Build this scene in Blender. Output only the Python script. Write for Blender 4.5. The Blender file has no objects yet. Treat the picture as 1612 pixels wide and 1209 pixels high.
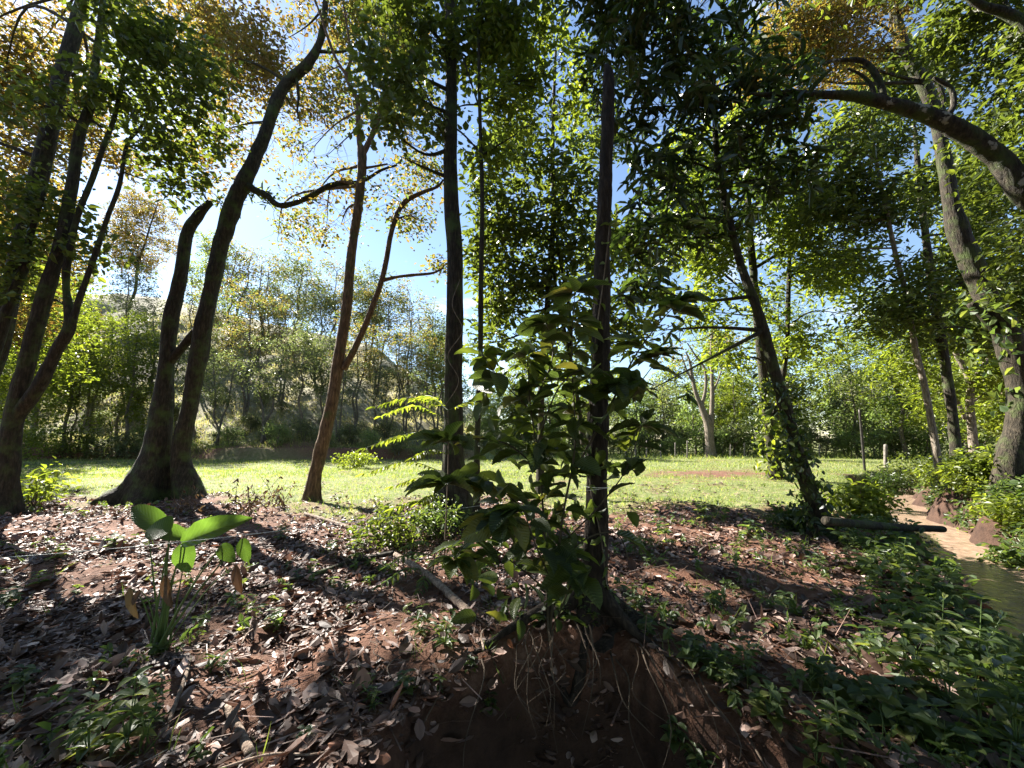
import bpy, math, random
import numpy as np

# ------------------------------------------------------------------ camera, sky, sun, exposure
S = bpy.context.scene
COL = S.collection
PITCH = math.radians(8.0)
FPX = 606.0                       # focal length in pixels of the 1612 x 1209 frame
CAMZ = 1.6
cd = bpy.data.cameras.new('camera'); cam = bpy.data.objects.new('camera', cd); COL.objects.link(cam)
cam.location = (0, 0, CAMZ); cam.rotation_euler = (math.radians(90) + PITCH, 0, 0)
cd.sensor_width = 36; cd.lens = 36 * FPX / 1612; cd.clip_start = 0.02; cd.clip_end = 3000
S.camera = cam
SUN_AZ, SUN_EL = math.radians(-51), math.radians(39)     # azimuth clockwise from +Y
W = bpy.data.worlds.new('World'); S.world = W; W.use_nodes = True
nt = W.node_tree; nt.nodes.clear()
sky = nt.nodes.new('ShaderNodeTexSky'); sky.sky_type = 'NISHITA'; sky.sun_disc = False
sky.sun_elevation = SUN_EL; sky.sun_rotation = SUN_AZ; sky.air_density = 1.0; sky.dust_density = 0.15; sky.ozone_density = 1.5
bg = nt.nodes.new('ShaderNodeBackground'); bg.inputs[1].default_value = 0.05
wo = nt.nodes.new('ShaderNodeOutputWorld')
tc = nt.nodes.new('ShaderNodeTexCoord'); mp = nt.nodes.new('ShaderNodeMapping'); mp.inputs['Scale'].default_value = (1, 1, 2.6)
ns = nt.nodes.new('ShaderNodeTexNoise'); ns.inputs['Scale'].default_value = 3.2; ns.inputs['Detail'].default_value = 7; ns.inputs['Roughness'].default_value = .62
cr = nt.nodes.new('ShaderNodeValToRGB'); cr.color_ramp.elements[0].position = .60; cr.color_ramp.elements[1].position = .80
mx = nt.nodes.new('ShaderNodeMixRGB'); mx.inputs[2].default_value = (9, 9.2, 9.6, 1)
L = nt.links.new
L(tc.outputs['Generated'], mp.inputs[0]); L(mp.outputs[0], ns.inputs['Vector']); L(ns.outputs[0], cr.inputs[0])
L(cr.outputs[0], mx.inputs[0]); L(sky.outputs[0], mx.inputs[1]); L(mx.outputs[0], bg.inputs[0]); L(bg.outputs[0], wo.inputs[0])
sd = bpy.data.lights.new('sun', 'SUN'); sun = bpy.data.objects.new('sun', sd); COL.objects.link(sun)
sd.energy = 5.0; sd.angle = math.radians(.5); sd.color = (1, .95, .86)
sun.rotation_euler = (math.radians(90) - SUN_EL, 0, math.pi - SUN_AZ)
sun.location = (-20, 20, 30)
S.view_settings.view_transform = 'Standard'; S.view_settings.look = 'None'; S.view_settings.gamma = 1
S.view_settings.exposure = 2.45
S.cycles.max_bounces = 6; S.cycles.diffuse_bounces = 4; S.cycles.glossy_bounces = 2; S.cycles.transmission_bounces = 4
S.cycles.caustics_reflective = False; S.cycles.caustics_refractive = False
S.cycles.use_denoising = True; S.cycles.volume_bounces = 0

R = np.random.default_rng(7)
rnd = random.Random(11)

# ------------------------------------------------------------------ maths
def P(px, py, Y):
    cx = (px - 806) / FPX; cz = (604.5 - py) / FPX
    dy = math.cos(PITCH) - cz * math.sin(PITCH); dz = math.sin(PITCH) + cz * math.cos(PITCH)
    t = Y / dy
    return np.array([cx * t, Y, CAMZ + dz * t])
def pxm(px, py, Y):               # metres per picture pixel at that place
    cz = (604.5 - py) / FPX
    return Y / (math.cos(PITCH) - cz * math.sin(PITCH)) / FPX
def sstep(a, b, x):
    t = np.clip((x - a) / (b - a), 0, 1); return t * t * (3 - 2 * t)
def _hash(i, j, k, s):
    n = (i * 374761393 + j * 668265263 + k * 2147483647 + s * 1274126177) & 0xffffffff
    n = ((n ^ (n >> 13)) * 1274126177) & 0xffffffff
    n = n ^ (n >> 16)
    return (n & 0xffff) / 65535.0
def vn(x, y, z=0.0, s=0):         # value noise 0..1
    x, y, z = np.broadcast_arrays(np.asarray(x, float), np.asarray(y, float), np.asarray(z, float))
    xi = np.floor(x).astype(np.int64); yi = np.floor(y).astype(np.int64); zi = np.floor(z).astype(np.int64)
    fx = x - xi; fy = y - yi; fz = z - zi
    fx = fx*fx*(3-2*fx); fy = fy*fy*(3-2*fy); fz = fz*fz*(3-2*fz)
    r = 0
    for a in (0, 1):
        for b in (0, 1):
            for c in (0, 1):
                w = (fx if a else 1-fx) * (fy if b else 1-fy) * (fz if c else 1-fz)
                r = r + w * _hash(xi + a, yi + b, zi + c, s)
    return r
STREAM = np.array([(3.2, -8), (3.6, -3), (4.0, 0.5), (4.9, 2.6), (6.3, 4.7), (8.2, 7.0), (10.1, 9.6), (11.7, 12.1), (14.9, 15.8), (18.5, 18.5), (26, 23), (40, 30), (70, 40)], float)
def stream_d(x, y):               # signed distance to the stream line (positive on the right bank)
    x = np.asarray(x, float); y = np.asarray(y, float)
    best = np.full(x.shape, 1e9); sg = np.ones(x.shape)
    for a, b in zip(STREAM[:-1], STREAM[1:]):
        d = b - a; L2 = d @ d
        t = np.clip(((x - a[0]) * d[0] + (y - a[1]) * d[1]) / L2, 0, 1)
        qx = x - a[0] - t * d[0]; qy = y - a[1] - t * d[1]
        dd = np.hypot(qx, qy); m = dd < best
        best = np.where(m, dd, best); sg = np.where(m, np.where(d[0] * qy - d[1] * qx < 0, 1, -1), sg)
    return best * sg
def H(x, y):
    x = np.asarray(x, float); y = np.asarray(y, float)
    x, y = np.broadcast_arrays(x, y)
    h = (vn(x * .55, y * .55, 0, 1) - .5) * .22 + (vn(x * 2.1, y * 2.1, 0, 2) - .5) * .09
    near = 1 - sstep(8, 16, np.hypot(x, y))
    h = h + near * ((vn(x * 6, y * 6, 0, 3) - .5) * .06 + (vn(x * 15, y * 15, 0, 4) - .5) * .03)
    h = h * (.35 + .65 * (1 - sstep(10, 14, y)))
    # cut bank in front of the dead trunk, towards the camera
    edge = np.interp(x, [-1.1, -.85, -.45, .1, .55, 1.0, 1.35, 1.6, 2.1, 2.6], [1.3, 1.9, 2.85, 3.1, 3.2, 3.05, 2.75, 2.4, 1.8, 1.2]) + (vn(x * 3.7, 3.3, 0, 9) - .5) * .3
    h = h - .85 * sstep(0, .42, edge - y)
    h = h + ((vn(x * 5, y * 5, 0, 91) - .5) * .16 + (vn(x * 13, y * 13, 0, 92) - .5) * .07) * sstep(-.15, .1, edge - y) * (y > .5)
    h = h + .16 * np.exp(-(((x - .6) / .75) ** 2 + ((y - 3.45) / .4) ** 2))
    # stream channel
    d = stream_d(x, y) + (vn(x * 1.3, y * 1.3, 0, 5) - .5) * .5
    ch = np.where(d < 0, 1 - sstep(.62, 1.15, -d), 1 - sstep(.55, 1.25, d))
    right = sstep(.6, 3.5, d) * .75 * (1 - sstep(16, 26, np.hypot(x, y)))
    h = h + right
    h = h * (1 - ch) - 1.05 * ch
    # hill at the left rear with a cut red bank at its toe
    toe = 30 + (vn(x * .15, 0, 0, 6) - .5) * 3
    prof = np.interp(x, [-150, -60, -40, -26, -15, -9, -4, 0], [24, 21, 17.5, 14.5, 9.5, 4.6, 1.0, 0])
    prof = prof * 1.14
    r = sstep(0, 1, (y - toe) / 33.)
    r = .35 * np.clip((y - toe) / 33., 0, 1) + .65 * r
    h = h + prof * r * (1 + .12 * (vn(x * .12, y * .12, 0, 8) - .5)) + np.clip(prof, 0, 1) * .75 * sstep(-.2, .35, y - toe)
    h = h + np.clip(prof, 0, 1) * (vn(x * .5, y * .5, 0, 12) - .5) * .9 * sstep(0, 4, y - toe)
    return h
def Hs(x, y): return float(H(x, y))
def G(px, py, dz=0.0):            # where the sight line through a pixel meets the ground
    cx = (px - 806) / FPX; cz = (604.5 - py) / FPX
    dy = math.cos(PITCH) - cz * math.sin(PITCH); dzr = math.sin(PITCH) + cz * math.cos(PITCH)
    z = 0.0
    for _ in range(12):
        t = (z + dz - CAMZ) / min(dzr, -.004)
        z = .5 * z + .5 * Hs(cx * t, dy * t)
    return np.array([cx * t, dy * t, Hs(cx * t, dy * t)])
def grass_amt(x, y):
    x = np.asarray(x, float); y = np.asarray(y, float)
    n = vn(x * .6, y * .6, 0, 21) - .5; n2 = vn(x * 3.1, y * 3.1, 0, 22) - .5
    yb = np.interp(x, [-20, -8, -3, 0, 2.5, 5, 9, 12], [11, 10.6, 9.6, 9.8, 9.0, 7.6, 8.2, 9.5]) + n * 4.2 + n2 * 1.6
    g = sstep(-1.2, 1.4, y - yb)
    red = np.exp(-(((x - 9.5) / 4.0) ** 2 + ((y - 17.5) / 1.6) ** 2)) * 1.5
    g = g * (1 - np.clip(red + n * 1.2 + n2 * 1.6 - .35, 0, 1))
    d = stream_d(x, y); g = g * np.where((d > -1.0) & (y < 34), np.clip(1 - (d + 1.0) * 3, .0, 1), 1)
    return g

# ------------------------------------------------------------------ mesh building
def mesh_np(name, V, F, mat, attrs=None, smooth=False):
    """F: list of face arrays of equal or different width"""
    me = bpy.data.meshes.new(name)
    V = np.asarray(V, np.float32)
    if not isinstance(F, (list, tuple)): F = [F]
    F = [np.asarray(f, np.int32) for f in F if len(f)]
    tot = np.concatenate([np.full(len(f), f.shape[1], np.int32) for f in F])
    idx = np.concatenate([f.ravel() for f in F])
    me.vertices.add(len(V)); me.vertices.foreach_set('co', V.ravel())
    me.loops.add(len(idx)); me.loops.foreach_set('vertex_index', idx)
    me.polygons.add(len(tot)); st = np.zeros(len(tot), np.int32); st[1:] = np.cumsum(tot)[:-1]
    me.polygons.foreach_set('loop_start', st)
    me.update(calc_edges=True)
    me.polygons.foreach_set('use_smooth', np.full(len(tot), smooth, bool))
    for k, a in (attrs or {}).items():
        a = np.asarray(a, np.float32)
        if a.ndim == 1:
            at = me.attributes.new(k, 'FLOAT', 'POINT'); at.data.foreach_set('value', a)
        else:
            at = me.attributes.new(k, 'FLOAT_VECTOR', 'POINT'); at.data.foreach_set('vector', a.ravel())
    if mat: me.materials.append(mat)
    return me
def link(name, me, parent=None, **kw):
    o = bpy.data.objects.new(name, me); COL.objects.link(o)
    if parent is not None: o.parent = parent
    for k, v in kw.items():
        if v: o[k] = v
    return o
def empty(name, loc, label, cat, group=None, rz=0):
    o = bpy.data.objects.new(name, None); COL.objects.link(o)
    o.location = tuple(float(c) for c in loc); o.rotation_euler = (0, 0, rz); o.empty_display_size = .2
    o['label'] = label; o['category'] = cat
    if group: o['group'] = group
    return o
def dup(root, loc, rz=0, sc=1.0, label=None, tilt=(0, 0)):
    r = root.copy(); COL.objects.link(r); r.location = tuple(float(c) for c in loc); r.rotation_euler = (tilt[0], tilt[1], rz)
    r.scale = (sc, sc, sc) if np.isscalar(sc) else sc
    if label: r['label'] = label
    for ch in KIDS[root.name]:
        c = ch.copy(); COL.objects.link(c); c.parent = r
    return r
KIDS = {}
class Acc:
    def __init__(s): s.V = []; s.Q = []; s.T = []; s.n = 0; s.A = {}
    def add(s, V, Q=None, T=None, **attrs):
        V = np.asarray(V, float).reshape(-1, 3)
        if Q is not None and len(Q): s.Q.append(np.asarray(Q) + s.n)
        if T is not None and len(T): s.T.append(np.asarray(T) + s.n)
        for k, a in attrs.items(): s.A.setdefault(k, []).append(np.asarray(a, float))
        s.V.append(V); s.n += len(V)
    def build(s, name, mat, parent=None, origin=None, smooth=False, **kw):
        V = np.concatenate(s.V)
        if origin is not None: V = V - np.asarray(origin)
        F = []
        if s.Q: F.append(np.concatenate(s.Q))
        if s.T: F.append(np.concatenate(s.T))
        A = {k: np.concatenate(a) for k, a in s.A.items()}
        return link(name, mesh_np(name, V, F, mat, A, smooth), parent, **kw)
def nrm(v):
    v = np.asarray(v, float); return v / (np.linalg.norm(v, axis=-1, keepdims=True) + 1e-9)
def catmull(pts, n):
    pts = np.asarray(pts, float)
    if len(pts) == 2:
        t = np.linspace(0, 1, n)[:, None]; return pts[0] * (1 - t) + pts[1] * t
    p = np.vstack([2 * pts[0] - pts[1], pts, 2 * pts[-1] - pts[-2]])
    u = np.linspace(0, len(pts) - 1 - 1e-6, n); i = u.astype(int); t = (u - i)[:, None]
    a, b, c, d = p[i], p[i + 1], p[i + 2], p[i + 3]
    return .5 * (2*b + (c-a)*t + (2*a-5*b+4*c-d)*t*t + (-a+3*b-3*c+d)*t**3)
def tube(acc, pts, rad, sides=8, seg=None, rough=0.0, lobes=None, seed=0, cap=True, nfreq=6.0):
    """pts (n,3), rad (n,) ; resampled"""
    pts = np.asarray(pts, float); rad = np.asarray(rad, float)
    ln = np.linalg.norm(np.diff(pts, axis=0), axis=1).sum()
    n = max(len(pts), int(ln / seg) + 2) if seg else len(pts)
    C4 = catmull(np.column_stack([pts, rad]), n) if n > len(pts) else np.column_stack([pts, rad])
    c = C4[:, :3]; r = np.maximum(C4[:, 3], .0008)
    tg = nrm(np.gradient(c, axis=0))
    u = np.cross(tg[0], [0, 0, 1.]) if abs(tg[0][2]) < .9 else np.cross(tg[0], [0, 1., 0])
    U = np.zeros_like(c)
    for i in range(n):
        u = u - tg[i] * (u @ tg[i]); u = u / (np.linalg.norm(u) + 1e-9); U[i] = u
    Wv = np.cross(tg, U)
    th = np.linspace(0, 2 * np.pi, sides, endpoint=False)
    rr = np.repeat(r[:, None], sides, 1)
    if lobes:                      # (amplitude, length, number): root flare at the first end
        s = np.concatenate([[0], np.cumsum(np.linalg.norm(np.diff(c, axis=0), axis=1))])
        f = np.exp(-s / lobes[1])[:, None]
        rr = rr * (1 + f * lobes[0] * (.45 + .55 * np.cos(lobes[2] * th[None] + seed) + .2 * np.sin((lobes[2] + 2) * th[None] + 2 * seed)))
    X = c[:, None] + rr[..., None] * (np.cos(th)[None, :, None] * U[:, None] + np.sin(th)[None, :, None] * Wv[:, None])
    if rough:
        q = X * nfreq
        nz = (vn(q[..., 0], q[..., 1], q[..., 2] * .35, seed % 97) - .5) + .5 * (vn(q[..., 0] * 2.7, q[..., 1] * 2.7, q[..., 2], seed % 97 + 1) - .5)
        X = X + (X - c[:, None]) * (nz * rough)[..., None]
    V = X.reshape(-1, 3)
    i = np.arange(n - 1)[:, None] * sides; j = np.arange(sides)[None]; k = (j + 1) % sides
    Q = np.stack([i + j, i + k, i + sides + k, i + sides + j], -1).reshape(-1, 4)
    T = None
    if cap:
        V = np.vstack([V, c[0], c[-1] + tg[-1] * r[-1] * .4])
        a = n * sides; jj = np.arange(sides); kk = (jj + 1) % sides
        T = np.vstack([np.column_stack([kk, jj, np.full(sides, a)]),
                       np.column_stack([(n-1)*sides + jj, (n-1)*sides + kk, np.full(sides, a + 1)])])
    acc.add(V, Q, T)
    return c, r
# leaf templates: x across, y along, z up
TPL_S = (np.array([(0, 0, 0), (-.5, .38, .10), (-.36, .74, .05), (0, 1, -.12), (.36, .74, .05), (.5, .38, .10)]),
         np.array([(0, 3, 2, 1), (0, 5, 4, 3)]))
def big_template(n=9, shape=0):
    V = []; Q = []
    for i in range(n + 1):
        t = i / n
        w = math.sin(math.pi * min(t * .93 + .03, 1) ** (.85 if shape == 0 else .7)) ** .8 * .5 if i < n else .004
        dz = -.35 * t * t + .1 * t
        wav = .018 * math.sin(i * 2.3)
        V += [(-w, t, dz + .22 * w + wav), (-w * .5, t, dz + .07 * w), (0, t, dz - .015), (w * .5, t, dz + .07 * w), (w, t, dz + .22 * w - wav)]
        if i:
            for k in range(4):
                a = (i - 1) * 5 + k; Q.append((a, a + 1, a + 6, a + 5))
    return np.array(V), np.array(Q)
TPL_B = big_template()
TPL_M = big_template(4)
def leaves(acc, c, d, nn, ln, wd, tpl=TPL_S, rv=None, uv=False):
    c = np.asarray(c, float); N = len(c)
    if N == 0: return
    d = nrm(d); s = nrm(np.cross(d, nn)); u = np.cross(s, d)
    ln = np.broadcast_to(np.asarray(ln, float), (N,)); wd = np.broadcast_to(np.asarray(wd, float), (N,))
    T, Q = tpl; k = len(T)
    V = c[:, None] + (s[:, None] * (T[None, :, 0:1] * wd[:, None, None]) + d[:, None] * T[None, :, 1:2] + u[:, None] * T[None, :, 2:3]) * ln[:, None, None]
    F = (np.arange(N)[:, None, None] * k + Q[None]).reshape(-1, Q.shape[1])
    rv = R.random(N) if rv is None else np.broadcast_to(rv, (N,))
    at = {'rnd': np.repeat(rv, k)}
    if uv: at['luv'] = np.tile(np.column_stack([T[:, 0], T[:, 1], T[:, 0] * 0]), (N, 1))
    acc.add(V.reshape(-1, 3), F, None, **at)
def rdir(n, up=0.0):
    v = R.normal(size=(n, 3)); v[:, 2] += up; return nrm(v)
def spray(acc, centres, per, crad, ln, wd, droop=.35, whorl=False, tpl=TPL_S, jit=.35, tone=None):
    """leafy twigs at each centre"""
    N = len(centres)
    tdir = rdir(N); tdir[:, 2] = tdir[:, 2] * .6; tdir = nrm(tdir)
    k = np.arange(per)
    cc = np.repeat(centres, per, 0); td = np.repeat(tdir, per, 0)
    M = N * per
    if whorl:
        ph = np.tile(k / per * 2 * np.pi, N) + np.repeat(R.random(N) * 6.28, per)
        ax = nrm(np.repeat(rdir(N, 2.2), per, 0))
        e1 = nrm(np.cross(ax, np.repeat(rdir(N), per, 0))); e2 = np.cross(ax, e1)
        d = e1 * np.cos(ph)[:, None] + e2 * np.sin(ph)[:, None] + ax * R.normal(.05, .28, M)[:, None]
        d[:, 2] -= droop; d = nrm(d)
        pos = cc + R.normal(size=(M, 3)) * crad * .12
        nn = ax + R.normal(size=(M, 3)) * .25
    else:
        t = np.tile((k + .5) / per - .5, N) * 2
        pos = cc + td * (t * crad)[:, None] + R.normal(size=(M, 3)) * crad * jit
        side = nrm(np.cross(td, [0, 0, 1.])) * np.where(np.tile(k, N) % 2, 1, -1)[:, None]
        d = side + td * .6 + R.normal(size=(M, 3)) * .45; d[:, 2] -= droop
        nn = np.array([0, 0, 1.]) + R.normal(size=(M, 3)) * .55
    lens = ln * np.clip(np.exp(R.normal(-.08, .3, M)), .45, 1.7)
    rv = np.clip((np.repeat(R.random(N), per) * .55 + R.random(M) * .45), 0, 1)
    if tone is not None: rv = np.clip(rv + np.repeat(tone, per), 0, 1)
    leaves(acc, pos, d, nn, lens, wd, tpl, rv)

# ------------------------------------------------------------------ materials
def newmat(name):
    m = bpy.data.materials.new(name); m.use_nodes = True; t = m.node_tree; t.nodes.clear()
    o = t.nodes.new('ShaderNodeOutputMaterial'); return m, t, o
def ramp(t, stops):
    r = t.nodes.new('ShaderNodeValToRGB'); e = r.color_ramp.elements
    while len(e) < len(stops): e.new(.5)
    for i, (p, c) in enumerate(stops): e[i].position = p; e[i].color = (*c, 1)
    return r
def leafmat(name, stops, trans=.5, tboost=(2.2, 2.6, 1.0), rough=.42, spec=.45, veins=False, va=.3):
    m, t, o = newmat(name); l = t.links.new
    a = t.nodes.new('ShaderNodeAttribute'); a.attribute_name = 'rnd'
    r = ramp(t, stops); l(a.outputs['Fac'], r.inputs[0])
    col = r.outputs[0]
    pb = t.nodes.new('ShaderNodeBsdfPrincipled'); pb.inputs['Roughness'].default_value = rough; pb.inputs['Specular IOR Level'].default_value = spec
    if veins:
        u = t.nodes.new('ShaderNodeAttribute'); u.attribute_name = 'luv'
        sx = t.nodes.new('ShaderNodeSeparateXYZ'); l(u.outputs['Vector'], sx.inputs[0])
        ab = t.nodes.new('ShaderNodeMath'); ab.operation = 'ABSOLUTE'; l(sx.outputs[0], ab.inputs[0])
        m1 = t.nodes.new('ShaderNodeMath'); m1.operation = 'MULTIPLY_ADD'; l(ab.outputs[0], m1.inputs[0]); m1.inputs[1].default_value = -.55; l(sx.outputs[1], m1.inputs[2])
        m2 = t.nodes.new('ShaderNodeMath'); m2.operation = 'MULTIPLY'; l(m1.outputs[0], m2.inputs[0]); m2.inputs[1].default_value = 72
        sn = t.nodes.new('ShaderNodeMath'); sn.operation = 'SINE'; l(m2.outputs[0], sn.inputs[0])
        rr = ramp(t, [(.80, (0, 0, 0)), (.98, (1, 1, 1))]); l(sn.outputs[0], rr.inputs[0])
        md = t.nodes.new('ShaderNodeMath'); md.operation = 'LESS_THAN'; l(ab.outputs[0], md.inputs[0]); md.inputs[1].default_value = .018
        mx_ = t.nodes.new('ShaderNodeMath'); mx_.operation = 'MAXIMUM'; l(rr.outputs[0], mx_.inputs[0]); l(md.outputs[0], mx_.inputs[1])
        mc = t.nodes.new('ShaderNodeMixRGB'); mc.blend_type = 'MIX'; l(col, mc.inputs[1]); mc.inputs[2].default_value = (.16, .22, .09, 1)
        ms = t.nodes.new('ShaderNodeMath'); ms.operation = 'MULTIPLY'; l(mx_.outputs[0], ms.inputs[0]); ms.inputs[1].default_value = va
        l(ms.outputs[0], mc.inputs[0]); col = mc.outputs[0]
        bp = t.nodes.new('ShaderNodeBump'); bp.inputs['Strength'].default_value = .5; bp.inputs['Distance'].default_value = .004
        l(sn.outputs[0], bp.inputs['Height']); l(bp.outputs[0], pb.inputs['Normal'])
    l(col, pb.inputs['Base Color'])
    tr = t.nodes.new('ShaderNodeBsdfTranslucent')
    mm = t.nodes.new('ShaderNodeMixRGB'); mm.blend_type = 'MULTIPLY'; mm.inputs[0].default_value = 1; l(col, mm.inputs[1]); mm.inputs[2].default_value = (*tboost, 1)
    l(mm.outputs[0], tr.inputs[0])
    ms = t.nodes.new('ShaderNodeMixShader'); ms.inputs[0].default_value = trans
    l(pb.outputs[0], ms.inputs[1]); l(tr.outputs[0], ms.inputs[2]); l(ms.outputs[0], o.inputs[0])
    return m
def bark(name, dark, mid, light, patch=None, patch_amt=.62, moss=.0, sc=1.0, bump=.6):
    m, t, o = newmat(name); l = t.links.new
    tc = t.nodes.new('ShaderNodeTexCoord'); mp = t.nodes.new('ShaderNodeMapping'); mp.inputs['Scale'].default_value = (14*sc, 14*sc, 3.0*sc)
    l(tc.outputs['Object'], mp.inputs[0])
    n = t.nodes.new('ShaderNodeTexNoise'); n.inputs['Scale'].default_value = 1.6; n.inputs['Detail'].default_value = 8; n.inputs['Roughness'].default_value = .68; l(mp.outputs[0], n.inputs['Vector'])
    r = ramp(t, [(.32, dark), (.5, mid), (.68, light)]); l(n.outputs[0], r.inputs[0]); col = r.outputs[0]
    def patches(col, c, th, scale, soft=0.0):
        n2 = t.nodes.new('ShaderNodeTexNoise'); n2.inputs['Scale'].default_value = scale; n2.inputs['Detail'].default_value = 5; n2.inputs['Roughness'].default_value = .6
        l(tc.outputs['Object'], n2.inputs['Vector'])
        r2 = ramp(t, [(th - soft, (0, 0, 0)), (th + .035 + soft, (1, 1, 1))]); l(n2.outputs[0], r2.inputs[0])
        mc = t.nodes.new('ShaderNodeMixRGB'); l(r2.outputs[0], mc.inputs[0]); l(col, mc.inputs[1]); mc.inputs[2].default_value = (*c, 1)
        return mc.outputs[0]
    if moss: col = patches(col, (.06, .085, .022), 1 - moss, 2.6, .09)
    if patch: col = patches(col, patch, patch_amt, 5.0)
    pb = t.nodes.new('ShaderNodeBsdfPrincipled'); pb.inputs['Roughness'].default_value = .85; pb.inputs['Specular IOR Level'].default_value = .25
    l(col, pb.inputs['Base Color'])
    w = t.nodes.new('ShaderNodeTexVoronoi'); w.feature = 'DISTANCE_TO_EDGE'; w.inputs['Scale'].default_value = 1.6
    mp2 = t.nodes.new('ShaderNodeMapping'); mp2.inputs['Scale'].default_value = (12*sc, 12*sc, 2.4*sc)
    mv = t.nodes.new('ShaderNodeVectorMath'); mv.operation = 'ADD'; l(tc.outputs['Object'], mp2.inputs[0]); l(mp2.outputs[0], mv.inputs[0]); l(n.outputs['Color'], mv.inputs[1])
    l(mv.outputs[0], w.inputs['Vector'])
    ad = t.nodes.new('ShaderNodeMath'); ad.operation = 'ADD'; l(w.outputs['Distance'], ad.inputs[0]); l(n.outputs[0], ad.inputs[1])
    b = t.nodes.new('ShaderNodeBump'); b.inputs['Strength'].default_value = bump; b.inputs['Distance'].default_value = .06
    l(ad.outputs[0], b.inputs['Height']); l(b.outputs[0], pb.inputs['Normal'])
    l(pb.outputs[0], o.inputs[0]); return m
def plain(name, c, rough=.7, spec=.3, n=0.0, metal=0):
    m, t, o = newmat(name); l = t.links.new
    pb = t.nodes.new('ShaderNodeBsdfPrincipled'); pb.inputs['Roughness'].default_value = rough; pb.inputs['Specular IOR Level'].default_value = spec; pb.inputs['Metallic'].default_value = metal
    tc = t.nodes.new('ShaderNodeTexCoord'); nz = t.nodes.new('ShaderNodeTexNoise'); nz.inputs['Scale'].default_value = 9; nz.inputs['Detail'].default_value = 4
    l(tc.outputs['Object'], nz.inputs['Vector'])
    r = ramp(t, [(.3, tuple(x * .65 for x in c)), (.7, tuple(min(1, x * 1.3) for x in c))]); l(nz.outputs[0], r.inputs[0]); l(r.outputs[0], pb.inputs['Base Color'])
    l(pb.outputs[0], o.inputs[0]); return m

M_GREEN = leafmat('green_leaf', [(0, (.030, .046, .014)), (.5, (.058, .080, .020)), (1, (.11, .135, .028))], tboost=(2.3, 2.2, .9))
M_DARK = leafmat('dark_glossy_leaf', [(0, (.020, .032, .014)), (.6, (.040, .056, .018)), (1, (.09, .11, .026))], trans=.42, rough=.34, spec=.5)
M_YEL = leafmat('yellow_green_leaf', [(0, (.06, .082, .016)), (.5, (.105, .135, .024)), (1, (.18, .20, .035))], trans=.55, tboost=(2.2, 2.2, .9))
M_ORANGE = leafmat('orange_brown_leaf', [(0, (.10, .055, .022)), (.3, (.15, .095, .03)), (.58, (.19, .15, .04)), (.78, (.13, .14, .035)), (1, (.07, .10, .03))], trans=.5, tboost=(1.75, 1.7, .9), rough=.34, spec=.5)
M_BROWNG = leafmat('brown_green_leaf', [(0, (.14, .09, .035)), (.4, (.18, .14, .045)), (.7, (.10, .13, .035)), (1, (.07, .12, .03))], trans=.5, tboost=(1.8, 1.8, 1.1))
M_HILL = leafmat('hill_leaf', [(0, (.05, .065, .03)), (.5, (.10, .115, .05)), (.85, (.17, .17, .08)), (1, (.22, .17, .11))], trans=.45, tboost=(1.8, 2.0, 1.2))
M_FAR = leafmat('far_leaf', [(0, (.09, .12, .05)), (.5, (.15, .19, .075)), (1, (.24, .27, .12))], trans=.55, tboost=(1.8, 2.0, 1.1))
M_BIG = leafmat('broad_leaf', [(0, (.032, .050, .018)), (.6, (.065, .092, .024)), (.93, (.11, .14, .03)), (1, (.18, .15, .04))], trans=.47, tboost=(1.8, 1.8, .8), rough=.38, spec=.5, veins=True)
M_ARUM = leafmat('soft_broad_leaf', [(0, (.05, .08, .022)), (1, (.07, .105, .028))], trans=.55, rough=.4, veins=True, va=.10)
M_HERB = leafmat('herb_leaf', [(0, (.035, .058, .022)), (.6, (.07, .105, .035)), (1, (.16, .18, .06))], trans=.45, tboost=(2.2, 2.2, .9))
M_DRYLEAF = leafmat('dry_leaf', [(0, (.07, .035, .020)), (.6, (.14, .08, .04)), (1, (.24, .16, .07))], trans=.2, tboost=(1.2, 1.1, .9), rough=.55)
M_LITTER = leafmat('litter_leaf', [(0, (.04, .022, .016)), (.35, (.085, .05, .036)), (.65, (.15, .09, .068)), (.86, (.25, .16, .13)), (.95, (.40, .29, .245)), (1, (.28, .10, .04))], trans=.08, tboost=(1.3, 1, .8), rough=.55, spec=.35)
M_DRYGRASS = leafmat('dry_hill_grass', [(0, (.14, .13, .06)), (.5, (.24, .23, .10)), (1, (.36, .31, .18))], trans=.6, tboost=(1.6, 1.6, 1.2), rough=.6)
M_GRASS = leafmat('grass_blade', [(0, (.06, .09, .026)), (.5, (.13, .17, .045)), (.88, (.22, .23, .08)), (1, (.34, .29, .15))], trans=.5, tboost=(2.0, 2.1, 1.0), rough=.5)
B_DARK = bark('dark_mossy_bark', (.010, .008, .005), (.028, .022, .014), (.07, .055, .036), patch=(.15, .15, .12), patch_amt=.70, moss=.42)
B_GREY = bark('grey_bark', (.05, .042, .034), (.12, .10, .08), (.2, .18, .145), patch=(.3, .3, .26), patch_amt=.66, moss=.38)
B_ORANGE = bark('orange_brown_bark', (.035, .022, .012), (.11, .066, .034), (.22, .14, .08), moss=.36)
B_DEAD = bark('dead_wood', (.010, .007, .005), (.025, .018, .013), (.06, .046, .034), patch=(.11, .095, .07), patch_amt=.68, sc=1.3)
B_LICHEN = bark('white_patched_bark', (.012, .010, .007), (.035, .028, .02), (.08, .065, .045), patch=(.30, .29, .25), patch_amt=.60, moss=.45)
B_PALE = bark('pale_bark', (.06, .048, .035), (.15, .12, .09), (.30, .26, .21))
B_LOG = bark('log_wood', (.08, .055, .04), (.22, .16, .12), (.40, .32, .26), sc=1.5)
B_TWIG = plain('twig_bark', (.09, .065, .045), .85)
M_STEM = plain('green_stem', (.07, .11, .03), .6)
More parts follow.
